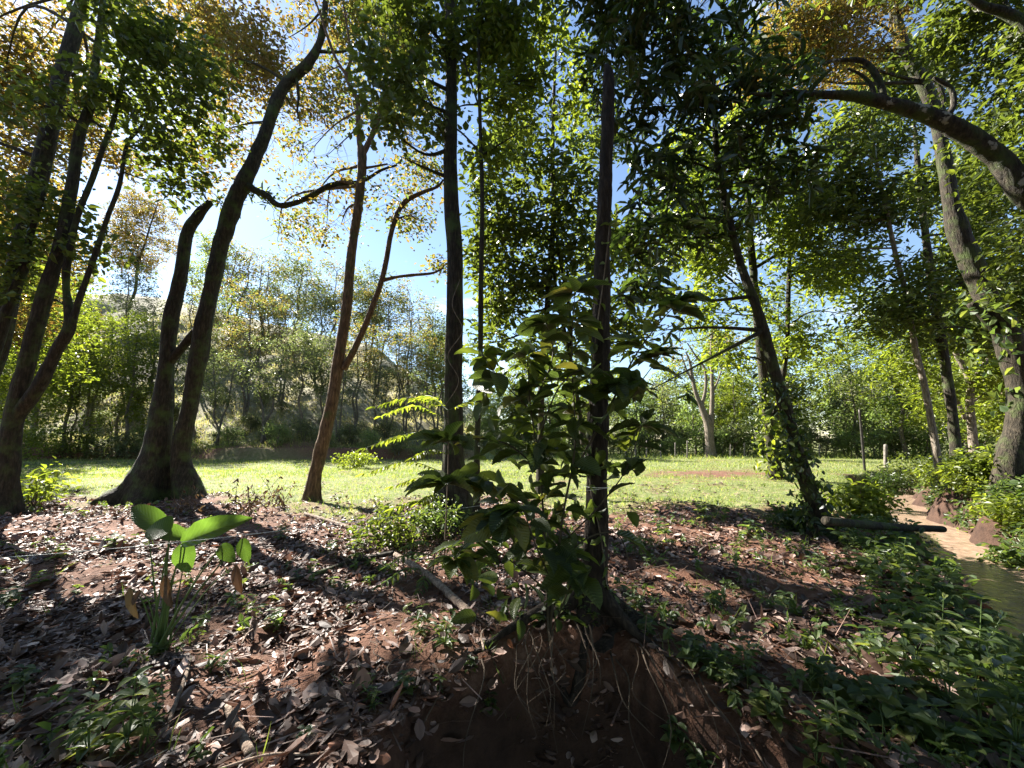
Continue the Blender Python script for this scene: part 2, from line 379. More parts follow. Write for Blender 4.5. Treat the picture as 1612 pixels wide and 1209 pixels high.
M_STEMB = plain('brown_stem', (.06, .05, .03), .7)
M_STRING = plain('white_string', (.7, .7, .66), .6)
M_POST = plain('grey_post', (.16, .14, .12), .85)
M_METAL = plain('dark_steel', (.05, .045, .04), .5, metal=.6)

# ------------------------------------------------------------------ ground, stream
def grid_ground():
    k = 5.2
    ux = np.linspace(-1, 1, 560); uy = np.linspace(-.62, 1, 600)
    x = np.sinh(k * ux) / math.sinh(k) * 420; y = 2.6 + np.sinh(k * uy) / math.sinh(k) * 620
    X, Y = np.meshgrid(x, y); Z = H(X, Y)
    V = np.stack([X, Y, Z], -1).reshape(-1, 3); nx = len(x); ny = len(y)
    i = np.arange(ny - 1)[:, None] * nx; j = np.arange(nx - 1)[None]
    Q = np.stack([i + j, i + j + 1, i + nx + j + 1, i + nx + j], -1).reshape(-1, 4)
    hill = np.clip((Z - .5) / 2, 0, 1) * (Y > 28)
    toe = np.exp(-((Y - 30.3) / 1.3) ** 2) * (X < -3)
    return mesh_np('ground', V, Q, None, {'grass': grass_amt(X, Y).ravel(), 'hill': hill.ravel(), 'cut': toe.ravel(), 'wet_shade': np.clip(np.clip((-Z - .12) / .5, 0, 1) * (np.abs(stream_d(X, Y)) < 3) + np.clip((-Z - .02) / .15, 0, 1) * (Y < 3.6) * (X < 2.6) + .75 * sstep(.5, .8, stream_d(X, Y)) * (1 - sstep(1.5, 2.4, stream_d(X, Y))), 0, 1).ravel()}, True)  # last mask: wet soil by the stream, painted shade on the cut bank
def ground_mat():
    m, t, o = newmat('ground_soil'); l = t.links.new
    tc = t.nodes.new('ShaderNodeTexCoord')
    def noise(s, d=6, r=.6):
        n = t.nodes.new('ShaderNodeTexNoise'); n.inputs['Scale'].default_value = s; n.inputs['Detail'].default_value = d; n.inputs['Roughness'].default_value = r
        l(tc.outputs['Object'], n.inputs['Vector']); return n.outputs[0]
    def mix(f, a, b):
        q = t.nodes.new('ShaderNodeMixRGB'); l(f, q.inputs[0]); l(a, q.inputs[1]); l(b, q.inputs[2]); return q.outputs[0]
    def attr(n):
        a = t.nodes.new('ShaderNodeAttribute'); a.attribute_name = n; return a.outputs['Fac']
    n1 = noise(5, 9, .7); n2 = noise(.9, 4); n3 = noise(26, 5, .7)
    soil = ramp(t, [(.3, (.045, .022, .014)), (.5, (.12, .058, .036)), (.7, (.22, .13, .09))]); l(n1, soil.inputs[0])
    red = ramp(t, [(.3, (.07, .030, .018)), (.7, (.19, .095, .06))]); l(n3, red.inputs[0])
    rf = ramp(t, [(.5, (0, 0, 0)), (.62, (1, 1, 1))]); l(n2, rf.inputs[0])
    base = mix(rf.outputs[0], soil.outputs[0], red.outputs[0])
    gr = ramp(t, [(.3, (.06, .075, .025)), (.5, (.12, .145, .045)), (.68, (.24, .19, .11))]); l(n1, gr.inputs[0])
    base = mix(attr('grass'), base, gr.outputs[0])
    hl = ramp(t, [(.32, (.10, .075, .055)), (.48, (.20, .18, .10)), (.66, (.38, .34, .21))]); l(noise(1.4, 8, .7), hl.inputs[0])
    base = mix(attr('hill'), base, hl.outputs[0])
    base = mix(attr('cut'), base, red.outputs[0])
    wet_shade = ramp(t, [(.3, (.025, .014, .010)), (.7, (.075, .042, .028))]); l(n1, wet_shade.inputs[0])  # dark soil colour: damp near the water, stands in for shade on the cut bank
    base = mix(attr('wet_shade'), base, wet_shade.outputs[0])
    pb = t.nodes.new('ShaderNodeBsdfPrincipled'); pb.inputs['Roughness'].default_value = .9; pb.inputs['Specular IOR Level'].default_value = .2
    l(base, pb.inputs['Base Color'])
    ad = t.nodes.new('ShaderNodeMath'); ad.operation = 'ADD'; l(n1, ad.inputs[0]); l(n3, ad.inputs[1])
    b = t.nodes.new('ShaderNodeBump'); b.inputs['Strength'].default_value = .8; b.inputs['Distance'].default_value = .04; l(ad.outputs[0], b.inputs['Height']); l(b.outputs[0], pb.inputs['Normal'])
    l(pb.outputs[0], o.inputs[0]); return m
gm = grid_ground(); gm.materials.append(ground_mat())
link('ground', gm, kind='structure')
def water():
    m, t, o = newmat('muddy_water'); l = t.links.new
    pb = t.nodes.new('ShaderNodeBsdfPrincipled'); pb.inputs['Roughness'].default_value = .12; pb.inputs['Specular IOR Level'].default_value = .35; pb.inputs['IOR'].default_value = 1.33
    tc = t.nodes.new('ShaderNodeTexCoord'); n = t.nodes.new('ShaderNodeTexNoise'); n.inputs['Scale'].default_value = 5; n.inputs['Detail'].default_value = 4
    l(tc.outputs['Object'], n.inputs['Vector'])
    r = ramp(t, [(.35, (.20, .135, .095)), (.65, (.31, .215, .155))]); l(n.outputs[0], r.inputs[0]); l(r.outputs[0], pb.inputs['Base Color'])
    b = t.nodes.new('ShaderNodeBump'); b.inputs['Strength'].default_value = .6; b.inputs['Distance'].default_value = .05
    l(n.outputs[0], b.inputs['Height']); l(b.outputs[0], pb.inputs['Normal']); l(pb.outputs[0], o.inputs[0])
    c = catmull(STREAM, 160); tg = nrm(np.gradient(c, axis=0)); sd_ = np.column_stack([tg[:, 1], -tg[:, 0]])
    V = []
    for s in (-1.5, 0, 1.5):
        q = c + sd_ * s; V.append(np.column_stack([q, np.full(len(q), -.8)]))
    V = np.stack(V, 1).reshape(-1, 3); i = np.arange(159)[:, None] * 3; j = np.arange(2)[None]
    Q = np.stack([i + j, i + j + 1, i + 3 + j + 1, i + 3 + j], -1).reshape(-1, 4)
    link('stream_water', mesh_np('stream_water', V, Q, m, None, True), kind='structure')
water()

# ------------------------------------------------------------------ trees traced from the picture
def blob_world(b):
    px, py, Y, rx, ry = b[:5]; rd = b[5] if len(b) > 5 else 1.4
    c = P(px, py, Y); s = pxm(px, py, Y)
    return c, np.array([rx * s, rd, ry * s])
PATCH = [(G(300, 862)[:2], (4.6, 1.5), 0), (G(120, 930)[:2], (1.2, .7), 0), (G(570, 985)[:2], (1.2, .75), 0), (G(470, 850)[:2], (1.6, 1.0), 0), (G(1130, 925)[:2], (1.0, .45), -.5), (G(1330, 1010)[:2], (.95, .38), -.5), (G(1500, 1110)[:2], (.7, .4), -.5), (G(420, 1080)[:2], (.5, .3), 0), ((2.2, 1.5), (.7, .5), 0)]
def sunny(q):                      # gaps in the crowns: does this cluster's shadow fall on one of the sunlit patches?
    k = q[:, 2] / math.tan(SUN_EL)
    x = q[:, 0] - math.sin(SUN_AZ) * k; y = q[:, 1] - math.cos(SUN_AZ) * k
    n = vn(x * 1.6, y * 1.6, 0, 77); hit = np.zeros(len(q), bool)
    for (c, rr, an) in PATCH:
        dx = x - c[0]; dy = y - c[1]; u = dx * math.cos(an) - dy * math.sin(an); v = dx * math.sin(an) + dy * math.cos(an)
        hit |= (u / rr[0]) ** 2 + (v / rr[1]) ** 2 < .55 + .9 * n
    return hit
def in_blob(c, r, n):
    v = rdir(n) * (R.random(n) ** .42)[:, None]
    return c + v * r
def to_world(pl, Y):
    out = []; rad = []
    for q in pl:
        yy = Y + (q[3] if len(q) > 3 else 0)
        out.append(P(q[0], q[1], yy))
        i = len(out) - 1; a_ = pl[max(0, i - 1)]; b_ = pl[min(len(pl) - 1, i + 1)]
        w = abs(b_[1] - a_[1]) / (math.hypot(b_[1] - a_[1], b_[0] - a_[0]) + 1e-6)      # wide lens: edges stretch
        f = w / math.sqrt(1 + ((q[0] - 806) / FPX) ** 2) + (1 - w) / math.sqrt(1 + ((604 - q[1]) / FPX) ** 2)
        rad.append(q[2] / 2 * pxm(q[0], q[1], yy) * f)
    return np.array(out), np.array(rad)
def tree(name, label, trunk, Y, blobs, bmat, lmat, ln=.14, wd=.55, dens=1.0, per=12, crad=.3, style='spray', limbs=(), cat='tree',
         group=None, flare=(.8, .35, 5), sides=16, rough=.22, base=True, tpl=TPL_S, extra=None, droop=.35, nbr=7, stems=(), gain=1.35, clump=1.0, thr=(.30, .46)):
    sd_ = abs(hash_(label)) % 1000
    pts, rad = to_world(trunk, Y)
    if base:                       # stand it on the ground
        g = Hs(pts[0][0], pts[0][1]); pts[0][2] = g - .12
    org = pts[0].copy(); org[2] += .12
    root = empty(name, org, label, cat, group)
    polys = []
    a = Acc(); c, r = tube(a, pts, rad, sides, max(.06, rad.mean() * .5), rough, flare if base else None, sd_, nfreq=min(9, .9 / max(rad.mean(), .02)))
    a.build('trunk', bmat, root, org, True); polys.append((c, r))
    for q in stems:
        a = Acc(); p2, r2 = to_world(q, Y)
        c2, r2 = tube(a, p2, r2, 14, max(.06, r2.mean() * .6), rough, None, sd_ + 3, nfreq=6)
        a.build('trunk', bmat, root, org, True); polys.append((c2, r2))
    for q in limbs:
        a = Acc(); p2, r2 = to_world(q, Y)
        c2, r2 = tube(a, p2, r2, 10, max(.05, r2.mean() * .8), rough, None, sd_ + 5, nfreq=8)
        a.build('branch', bmat, root, org, True); polys.append((c2, r2))
    allc = np.concatenate([p[0] for p in polys]); allr = np.concatenate([p[1] for p in polys])
    la = Acc()
    zlow = allc[:, 2].min() + .35 * (allc[:, 2].max() - allc[:, 2].min())
    for b in blobs:
        c, rr = blob_world(b)
        a = Acc()
        cand = np.where(allc[:, 2] > zlow, np.linalg.norm((allc - c) * [1, 1, 1.0], axis=1) + np.maximum(0, allc[:, 2] - c[2]) * 1.5, 1e6)
        i = int(np.argmin(cand)); at = allc[i]; r0 = min(allr[i] * .5, .05)
        D = np.linalg.norm(c - at)
        mid = at * .5 + c * .5 + R.normal(size=3) * D * .10 + np.array([0, 0, .08 * D])
        main, mr = tube(a, catmull([at, mid, c + (c - at) * .15], 12), np.linspace(max(r0, .010), .006, 12), 6)
        for s in range(nbr):
            st = main[rnd.randint(4, 11)]; en = in_blob(c, rr, 1)[0]
            m2 = (st + en) / 2 + R.normal(size=3) * .12 * np.linalg.norm(en - st) + [0, 0, .05]
            sub, _ = tube(a, catmull([st, m2, en], 7), np.linspace(.0075, .0025, 7), 4, cap=False)
            st = sub[3]; en = in_blob(c, rr, 1)[0]
            tube(a, np.array([st, (st + en) / 2 + R.normal(size=3) * .08, en]), np.array([.005, .004, .002]), 3, cap=False)
        a.build('branch', bmat, root, org, False)
        s = pxm(b[0], b[1], b[2])
        area = math.pi * rr[0] * rr[2]
        nl = area / (ln * ln * wd * .62) * 4.4 * dens * (b[6] if len(b) > 6 else 1)
        ncl = max(3, int(nl / per))
        q = in_blob(c, rr, int(ncl * gain)); fr = clump / max(.6, b[2] / 9)
        g_ = vn(q[:, 0] * fr, q[:, 1] * fr, q[:, 2] * fr, 61) * .7 + vn(q[:, 0] * fr * 2.3, q[:, 1] * fr * 2.3, q[:, 2] * fr * 2.3, 62) * .3
        q = q[R.random(len(q)) < sstep(*thr, g_)]
        q = q[~(sunny(q) & (R.random(len(q)) < .9))]
        spray(la, q, per, crad, ln, wd, droop, style == 'whorl', tpl)
    if extra: extra(la, root, org)
    if la.n: la.build('crown', lmat, root, org)
    return root, polys, org
def hash_(s):
    h = 5381
    for ch in s: h = (h * 33 + ord(ch)) & 0x7fffffff
    return h

# T1 leftmost tree
tree('leaning_tree', 'thick dark trunk at the far left edge leaning right, with orange-brown crown', [(-70, 800, 44), (-50, 700, 40), (-20, 600, 38), (5, 520, 36), (30, 400, 35), (55, 300, 33), (75, 220, 31), (100, 110, 29), (128, 10, 25), (150, -80, 22)], 8.5,
     [(60, 70, 11, 80, 80, 1.6), (10, 150, 11, 60, 90, 1.5), (40, 250, 11, 60, 60, 1.3), (250, 40, 12, 60, 50, 1.5), (95, 180, 12, 60, 70, 1.3), (20, 20, 11, 60, 50), (230, 270, 13, 60, 40, 1.2, .7), (-60, 60, 10, 80, 110, 2), (330, 60, 15, 60, 60, 1.4), (-20, 300, 10, 50, 80, 1), (160, 230, 13, 60, 50, 1.2, .7)],
     B_DARK, M_ORANGE, .15, .48, .6, 12, .4, gain=1.0, clump=.9, thr=(.40, .50))
# T2 multi-stem
def t2_extra(la, root, org):
    pass
tree('multi_stem_tree', 'multi-stemmed mossy tree near the left edge with green leaves and thin curving stems', [(8, 800, 56), (10, 740, 46), (25, 640, 36), (45, 560, 32), (75, 450, 28), (97, 378, 24), (112, 300, 22), (125, 214, 20), (143, 160, 17), (155, 60, 12), (165, -20, 9)], 8.0,
     [(250, 90, 8, 75, 60, .9), (180, 150, 8, 60, 40, .8), (300, 190, 8.3, 70, 40, .9), (200, 40, 8, 60, 40, .8), (330, 130, 8, 40, 50, .7, .8), (250, 230, 8, 50, 40, .6, .7), (60, 320, 8, 60, 50, .8, .8), (20, 420, 8, 50, 60, .8, .9), (150, 400, 8.5, 60, 50, .8, .6), (50, 160, 7.5, 60, 60, .7, .5), (100, 480, 8.5, 60, 40, .8, .4), (290, 290, 8.5, 50, 40, .6, .5)],
     B_DARK, M_GREEN, .16, .58, .7, 9, .35,
     stems=[[(0, 760, 30), (15, 700, 30), (28, 655, 28), (60, 610, 25), (90, 550, 22), (110, 512, 22), (104, 450, 14), (108, 400, 13), (124, 335, 11), (144, 285, 10), (164, 228, 9), (181, 181, 8), (198, 100, 6), (228, 50, 4)],
            [(112, 512, 16), (125, 470, 11), (149, 403, 10), (170, 340, 9), (188, 291, 8), (200, 228, 7), (222, 200, 6), (235, 175, 5)],
            [(-30, 640, 26), (-10, 560, 24), (15, 480, 22), (38, 420, 18), (45, 380, 12), (70, 300, 8)]],
     limbs=[[(125, 214, 8), (140, 190, 6), (160, 200, 5)], [(112, 120, 6), (130, 108, 5), (150, 112, 4)]])
# T3 twin trunks
def grassy_epiphytes(la, root, org):
    a = Acc()
    for (px, py) in [(388, 305), (375, 318), (400, 302), (415, 305), (345, 318), (425, 318), (365, 335)]:
        n = 26; c = P(px, py, 10.7); d = rdir(n, .5)
        leaves(a, np.repeat(c[None], n, 0) + R.normal(size=(n, 3)) * .06, d, rdir(n, 1), R.uniform(.18, .34, n), .10)
    a.build('epiphyte', M_YEL, root, org)
tree('twin_trunk_tree', 'large dark tree split into two trunks with a wide flared base, left of centre',
     [(232, 788, 100), (238, 762, 78), (246, 720, 56), (252, 680, 44), (257, 630, 35), (263, 567, 27), (270, 500, 26), (284, 435, 24), (295, 370, 20), (312, 340, 17), (331, 318, 13)], 10.4,
     [(450, 60, 11.5, 70, 60, 1.4), (390, 130, 11.5, 60, 60, 1.2), (350, 60, 12, 60, 60, 1.3), (340, 210, 11.5, 60, 50, 1.2, .8), (480, 190, 11.5, 50, 50, 1, .6), (400, 230, 12, 50, 40, 1, .5), (310, 130, 12, 60, 60, 1.2), (500, 30, 11, 50, 40), (300, 260, 12, 70, 40, 1.2, .8), (440, 130, 12, 50, 50, 1.2, .6), (620, 262, 10.6, 35, 18, .5, .6), (560, 300, 10.6, 40, 25, .6, .5), (500, 320, 10.6, 30, 15, .5, .6)],
     B_DARK, M_ORANGE, .14, .5, .62, 12, .38, gain=1.0, clump=.9, thr=(.37, .5), flare=(1.0, .5, 5), sides=24, rough=.3,
     stems=[[(300, 795, 62), (291, 750, 42), (285, 720, 34), (290, 680, 30), (300, 635, 30), (311, 567, 30), (323, 500, 30), (345, 400, 27), (363, 335, 31), (374, 305, 27), (385, 285, 26), (415, 218, 21), (435, 161, 20), (452, 130, 18), (482, 104, 16), (499, 77, 13), (509, 43, 11), (514, -10, 9)],
            [(268, 568, 15), (285, 550, 15), (300, 530, 14), (314, 515, 12)]],
     limbs=[[(385, 290, 14), (400, 299, 12), (420, 308, 11), (439, 323, 10), (466, 319, 9), (496, 305, 9), (519, 292, 8), (545, 289, 7), (573, 284, 6), (600, 268, 5), (625, 260, 3)],
            [(466, 118, 6), (470, 150, 5), (468, 175, 3), (472, 190, 2)], [(499, 80, 7), (520, 82, 6), (545, 80, 4), (560, 70, 3)], [(452, 130, 6), (425, 112, 5), (400, 100, 4), (375, 92, 3)]],
     extra=lambda la, root, org: grassy_epiphytes(la, root, org))
# T4 slim orange trunk, forked
tree('slim_forked_tree', 'slim orange-brown forked trunk leaning left at its foot, left of the central trunk', [(489, 792, 30), (492, 775, 23), (499, 735, 22), (512, 680, 21), (523, 634, 20), (533, 567, 18), (546, 480, 17), (553, 400, 15), (563, 330, 14), (569, 280, 14), (570, 242, 15), (566, 225, 9), (564, 200, 8), (563, 160, 8), (550, 134, 6), (545, 118, 6), (553, 90, 5), (549, 60, 4), (541, 10, 3)], 10.0,
     [(570, 60, 11, 60, 50, 1), (640, 100, 11, 50, 50, 1, .8), (600, 180, 11, 50, 50, 1, .55), (655, 225, 10.5, 40, 45, .9, .6), (530, 150, 11, 40, 50, .9, .6), (480, 250, 12, 40, 40, .9, .6), (520, 350, 12, 60, 30, .9, .5), (450, 370, 13, 50, 30, 1, .5), (650, 170, 10.5, 50, 40, .9, .6), (620, 320, 10.5, 60, 40, .9, .45), (690, 418, 10.2, 22, 14, .4, .8), (655, 345, 10, 40, 25, .6, .5), (670, 280, 10.5, 40, 40, .8, .45), (520, 240, 11, 50, 40, .9, .5), (500, 310, 11.5, 60, 35, 1, .45), (540, 350, 11, 40, 40, .8, .3), (600, 20, 10.5, 70, 40, 1)],
     B_ORANGE, M_BROWNG, .12, .55, .75, 10, .35, gain=1.1, thr=(.34, .54),
     stems=[[(541, 582, 11), (560, 545, 10), (580, 500, 10), (598, 450, 9), (607, 415, 9), (615, 370, 8), (626, 335, 8), (640, 316, 8), (665, 303, 6), (688, 294, 5), (698, 283, 3)]],
     limbs=[[(570, 245, 10), (580, 225, 9), (592, 198, 9), (600, 172, 8), (613, 145, 6), (620, 90, 5), (612, 20, 4)], [(604, 441, 6), (625, 436, 5), (650, 433, 5), (680, 430, 4), (698, 422, 3)],
            [(545, 118, 5), (530, 95, 5), (519, 67, 5), (503, 20, 4), (492, -10, 4)], [(571, 265, 5), (590, 262, 4), (610, 258, 3)]])
# T5 central trunk
def t5_vine(la, root, org):
    a = Acc()
    pts = [P(700, 640, 7.5), P(722, 600, 7.42), P(705, 560, 7.4), P(728, 520, 7.42), P(712, 480, 7.4), P(724, 440, 7.42)]
    tube(a, pts, [.009] * 6, 5, .05); a.build('vine', B_PALE, root, org)
    for ang in range(5):
        a = Acc(); th = ang * 1.25 + .4
        o = P(714, 690, 7.75); o = np.array([o[0], 7.75, 0.0])
        d = np.array([math.cos(th), math.sin(th), 0]); L_ = .75 + .25 * rnd.random()
        q = [o + [0, 0, .95], o + d * .18 + [0, 0, .55], o + d * .42 + [0, 0, .22], o + d * L_ + [0, 0, Hs(*(o + d * L_)[:2]) - .04]]
        tube(a, q, [.13, .15, .12, .05], 10, .06, .35, None, ang); a.build('root', B_DARK, root, org, True)
tree('straight_tree', 'tall straight mossy trunk in the centre with spreading dark roots and round green leaves above', [(716, 812, 60), (715, 770, 44), (714, 720, 34), (714, 668, 31), (714, 567, 28), (716, 480, 27), (716, 402, 25), (712, 340, 24), (710, 301, 23), (709, 250, 21), (710, 201, 20), (710, 100, 18), (708, 0, 17), (705, -120, 15)], 7.75,
     [(640, 40, 7, 60, 40, .7), (640, 130, 7, 60, 40, .7), (610, 190, 7, 45, 30, .5, .8), (670, 170, 7, 35, 30, .5, .8), (580, 90, 7, 40, 50, .6, .8), (680, 60, 7.4, 50, 50, .8), (770, 30, 7.3, 60, 40, .8), (720, -20, 8, 90, 50, 1), (640, 250, 7.2, 30, 20, .3, .7), (820, 10, 7.5, 60, 40, .8), (700, -160, 7, 180, 90, 1.5), (740, -420, 5.5, 220, 160, 1.8), (740, 100, 8, 40, 60, .8, .7), (690, 200, 8, 40, 40, .6, .6)],  # highest blobs, out of frame, are added to block sky light
     B_DARK, M_GREEN, .15, .68, .62, 8, .28, sides=20, rough=.14, flare=(.9, .35, 6), extra=t5_vine)
# T6 thin pole
tree('thin_pole_tree', 'thin straight dark stem just right of the central trunk with yellow-green leaves', [(750, 790, 12), (751, 720, 10), (752, 668, 9), (756, 567, 8), (757, 467, 8), (758, 402, 8), (759, 301, 7), (756, 201, 6), (754, 100, 5), (753, -20, 4)], 7.2,
     [(835, 120, 7.6, 60, 45, .7), (790, 70, 7.5, 50, 40, .7), (890, 160, 7.8, 45, 40, .6), (775, 170, 7.4, 40, 50, .6, .8), (860, 60, 7.8, 50, 40, .6), (840, 200, 7.6, 50, 35, .6, .7), (770, 250, 7.4, 40, 40, .5, .6), (900, 90, 8, 40, 40, .6, .8)],
     B_DARK, M_YEL, .14, .5, .8, 10, .3, sides=10, flare=(.4, .2, 4),
     limbs=[[(757, 245, 3), (785, 228, 3), (810, 213, 2)], [(756, 165, 3), (735, 165, 3), (722, 168, 2)], [(754, 168, 3), (735, 110, 3), (722, 70, 2)], [(758, 243, 3), (730, 212, 3), (690, 178, 3), (640, 100, 2)], [(755, 160, 3), (780, 148, 3), (800, 130, 2)]])
# T8 leaning dark tree on the right with the dark canopy
def vine_leaves(pl, Y, n, ln, parent_name='vine_leaf', spread=.16, mat=None):
    def f(la, root, org):
        a = Acc()
        pts, rad = to_world(pl, Y); c = catmull(np.column_stack([pts, rad]), 40)
        i = R.integers(0, 40, n)
        p = c[i, :3] + rdir(n) * (c[i, 3:4] + R.random((n, 1)) * spread)
        d = rdir(n); d[:, 2] -= .9
        leaves(a, p, d, rdir(n, .3), ln * R.uniform(.6, 1.3, n), .62)
        a.build('vine', mat or M_GREEN, root, org)
    return f
tree('leaning_vine_tree', 'dark leaning trunk on the right wrapped in vines, under a dense dark canopy', [(1292, 846, 46), (1286, 805, 33), (1273, 768, 28), (1256, 718, 24), (1240, 655, 22), (1219, 584, 20), (1196, 500, 17), (1178, 450, 15), (1162, 402, 13), (1146, 335, 12), (1136, 285, 11), (1127, 228, 10), (1122, 134, 8), (1095, 97, 7), (1085, 20, 5)], 6.5,
     [(1010, 60, 6, 60, 60, .9), (1090, 90, 6, 60, 60, .9), (1060, 170, 6, 60, 50, .8), (1150, 160, 6, 60, 50, .8), (1170, 60, 6.4, 60, 50, .8), (1000, 180, 6.5, 50, 50, .8), (1035, 270, 6.5, 50, 50, .8), (1120, 270, 6.5, 60, 50, .8), (1210, 200, 6, 50, 50, .7), (1080, 350, 6.5, 60, 40, .8), (1010, 370, 6.5, 40, 50, .7), (1230, 280, 6.3, 50, 40, .7, .8), (1020, 450, 6, 50, 35, .5, .9), (1060, 520, 6, 40, 40, .4, .7), (1050, 600, 6, 50, 35, .4, .7), (1150, 350, 6.8, 40, 30, .6, .7), (1000, -20, 6, 90, 50, 1), (1120, -10, 6, 90, 50, 1), (940, 10, 6.5, 50, 60, .8, .8), (960, 110, 7, 50, 60, .8, .7), (1240, 120, 6.4, 40, 50, .7, .6), (1100, -160, 5.5, 160, 90, 1.5), (960, -160, 5.5, 120, 90, 1.5), (1080, -420, 4.5, 220, 150, 1.8), (1290, 240, 6.2, 40, 40, .6, .6), (1180, 260, 6.5, 50, 40, .7)],  # blobs far above the frame are added to keep sky fill off the ground
     B_DARK, M_DARK, .25, .25, .56, 8, .3, style='whorl', sides=16,
     extra=vine_leaves([(1300, 850, 60), (1286, 805, 44), (1262, 740, 30), (1245, 690, 26), (1215, 600, 20)], 6.4, 520, .12, mat=M_DARK, spread=.22), flare=(.6, .3, 5), droop=.45)
# T18 dark tree in the middle
tree('dark_leafy_tree', 'dense dark green tree behind the dead trunk in the middle of the picture', [(850, 740, 14), (852, 660, 10), (853, 600, 10), (858, 534, 9), (865, 434, 9), (872, 330, 8), (870, 250, 7), (872, 150, 5), (875, 80, 4)], 11,
     [(800, 270, 11, 55, 55, 1), (865, 250, 11, 50, 50, 1), (780, 370, 11, 45, 60, 1.1), (845, 360, 11, 60, 60, 1.1), (900, 420, 11, 55, 60, 1.1), (830, 455, 11, 60, 50, 1.1), (785, 480, 11, 45, 50, 1), (905, 320, 11, 40, 50, 1), (765, 300, 10.5, 30, 50, .9, .8), (920, 520, 11, 60, 50, 1, .8), (860, 180, 11, 50, 50, 1, .8), (990, 520, 11, 50, 60, 1, .8), (1020, 430, 12, 60, 60, 1), (960, 400, 12, 50, 80, 1, .8), (940, 220, 12, 50, 60, 1, .6), (760, 420, 11, 35, 60, 1, .8), (760, 540, 11, 40, 40, 1, .5), (850, 560, 11, 60, 40, 1, .6), (820, 200, 12, 60, 60, 1, .7)],
     B_DARK, M_GREEN, .24, .4, .62, 10, .45, sides=10, stems=[[(900, 560, 6), (895, 480, 6), (880, 400, 5), (870, 320, 4)], [(918, 700, 8), (905, 600, 7), (880, 480, 6), (868, 400, 4)]])
# T9 + T10
tree('vine_clad_tree', 'upright dark tree behind the leaning one on the grass, foot wrapped in leafy vines', [(1222, 742, 26), (1214, 700, 19), (1206, 634, 17), (1196, 534, 15), (1187, 440, 13), (1180, 360, 11), (1175, 250, 8)], 15.5,
     [(1120, 400, 15, 50, 50, 1.4), (1180, 370, 15, 50, 50, 1.4), (1245, 390, 15, 50, 50, 1.4), (1110, 490, 15, 50, 40, 1.2, .8), (1220, 470, 15, 50, 40, 1.2, .8), (1290, 430, 15, 50, 50, 1.3, .9), (1265, 330, 15, 50, 50, 1.3), (1150, 560, 15, 40, 40, 1, .6), (1270, 530, 15, 60, 40, 1.1, .6), (1090, 330, 15, 50, 60, 1.3), (1330, 500, 14.5, 40, 30, 1, .6), (1200, 300, 15, 60, 50, 1.3), (1090, 430, 15.5, 50, 70, 1.3), (1320, 360, 15.5, 50, 60, 1.3), (1330, 430, 16, 60, 50, 1.3), (1100, 250, 15, 60, 60, 1.3), (1180, 200, 15, 60, 60, 1.3)],
     B_DARK, M_YEL, .26, .4, .62, 10, .5, sides=12, limbs=[[(1214, 690, 12), (1224, 640, 11), (1233, 587, 10), (1239, 534, 8), (1241, 467, 8), (1243, 400, 6), (1246, 320, 4)], [(1192, 420, 6), (1225, 400, 5), (1262, 385, 3)], [(1186, 470, 5), (1150, 440, 4), (1110, 410, 3)]],
     extra=vine_leaves([(1222, 745, 44), (1216, 700, 34), (1212, 660, 22), (1205, 600, 14)], 15.2, 380, .2, mat=M_YEL, spread=.35))
# T12
tree('pale_slender_tree', 'slender pale curved trunk beside the stream bank on the right', [(1487, 748, 18), (1477, 728, 16), (1467, 668, 13), (1454, 601, 12), (1440, 544, 11), (1427, 467, 10), (1410, 400, 9), (1394, 328, 8), (1380, 261, 7), (1370, 188, 5), (1366, 140, 3)], 13,
     [(1340, 290, 13, 45, 45, 1.1), (1395, 230, 13, 40, 40, 1, .8), (1320, 390, 13, 50, 40, 1.1, .9), (1410, 420, 13, 50, 45, 1.1, .8), (1380, 500, 13, 50, 35, 1, .7), (1330, 220, 12, 50, 40, 1, .6), (1370, 350, 13, 40, 40, 1, .8), (1350, 180, 12, 50, 40, 1, .5), (1400, 340, 13, 50, 50, 1, .9), (1440, 480, 13, 50, 50, 1, .8), (1300, 330, 13, 50, 50, 1, .8)],
     B_PALE, M_GREEN, .24, .36, .75, 10, .5, sides=10)
# T13
tree('dark_upright_tree', 'dark upright trunk directly behind the slender pale trunk by the stream', [(1508, 752, 24), (1504, 701, 20), (1499, 651, 19), (1487, 567, 18), (1474, 490, 17), (1461, 400, 15), (1452, 330, 12), (1444, 250, 10), (1440, 200, 6)], 13.6,
     [(1500, 420, 14, 50, 50, 1.2), (1460, 300, 14, 50, 50, 1.2), (1440, 540, 14, 40, 30, 1, .6), (1530, 520, 14, 50, 40, 1, .7), (1430, 170, 13, 50, 50, 1.1, .7), (1540, 380, 14, 50, 60, 1.2), (1570, 300, 14, 50, 50, 1.2), (1520, 300, 15, 50, 60, 1.2), (1600, 470, 14, 60, 70, 1.3), (1400, 120, 13, 60, 50, 1.1, .8), (1480, 80, 14, 60, 60, 1.1, .8)],
     B_DARK, M_GREEN, .22, .4, .8, 12, .5, sides=12)
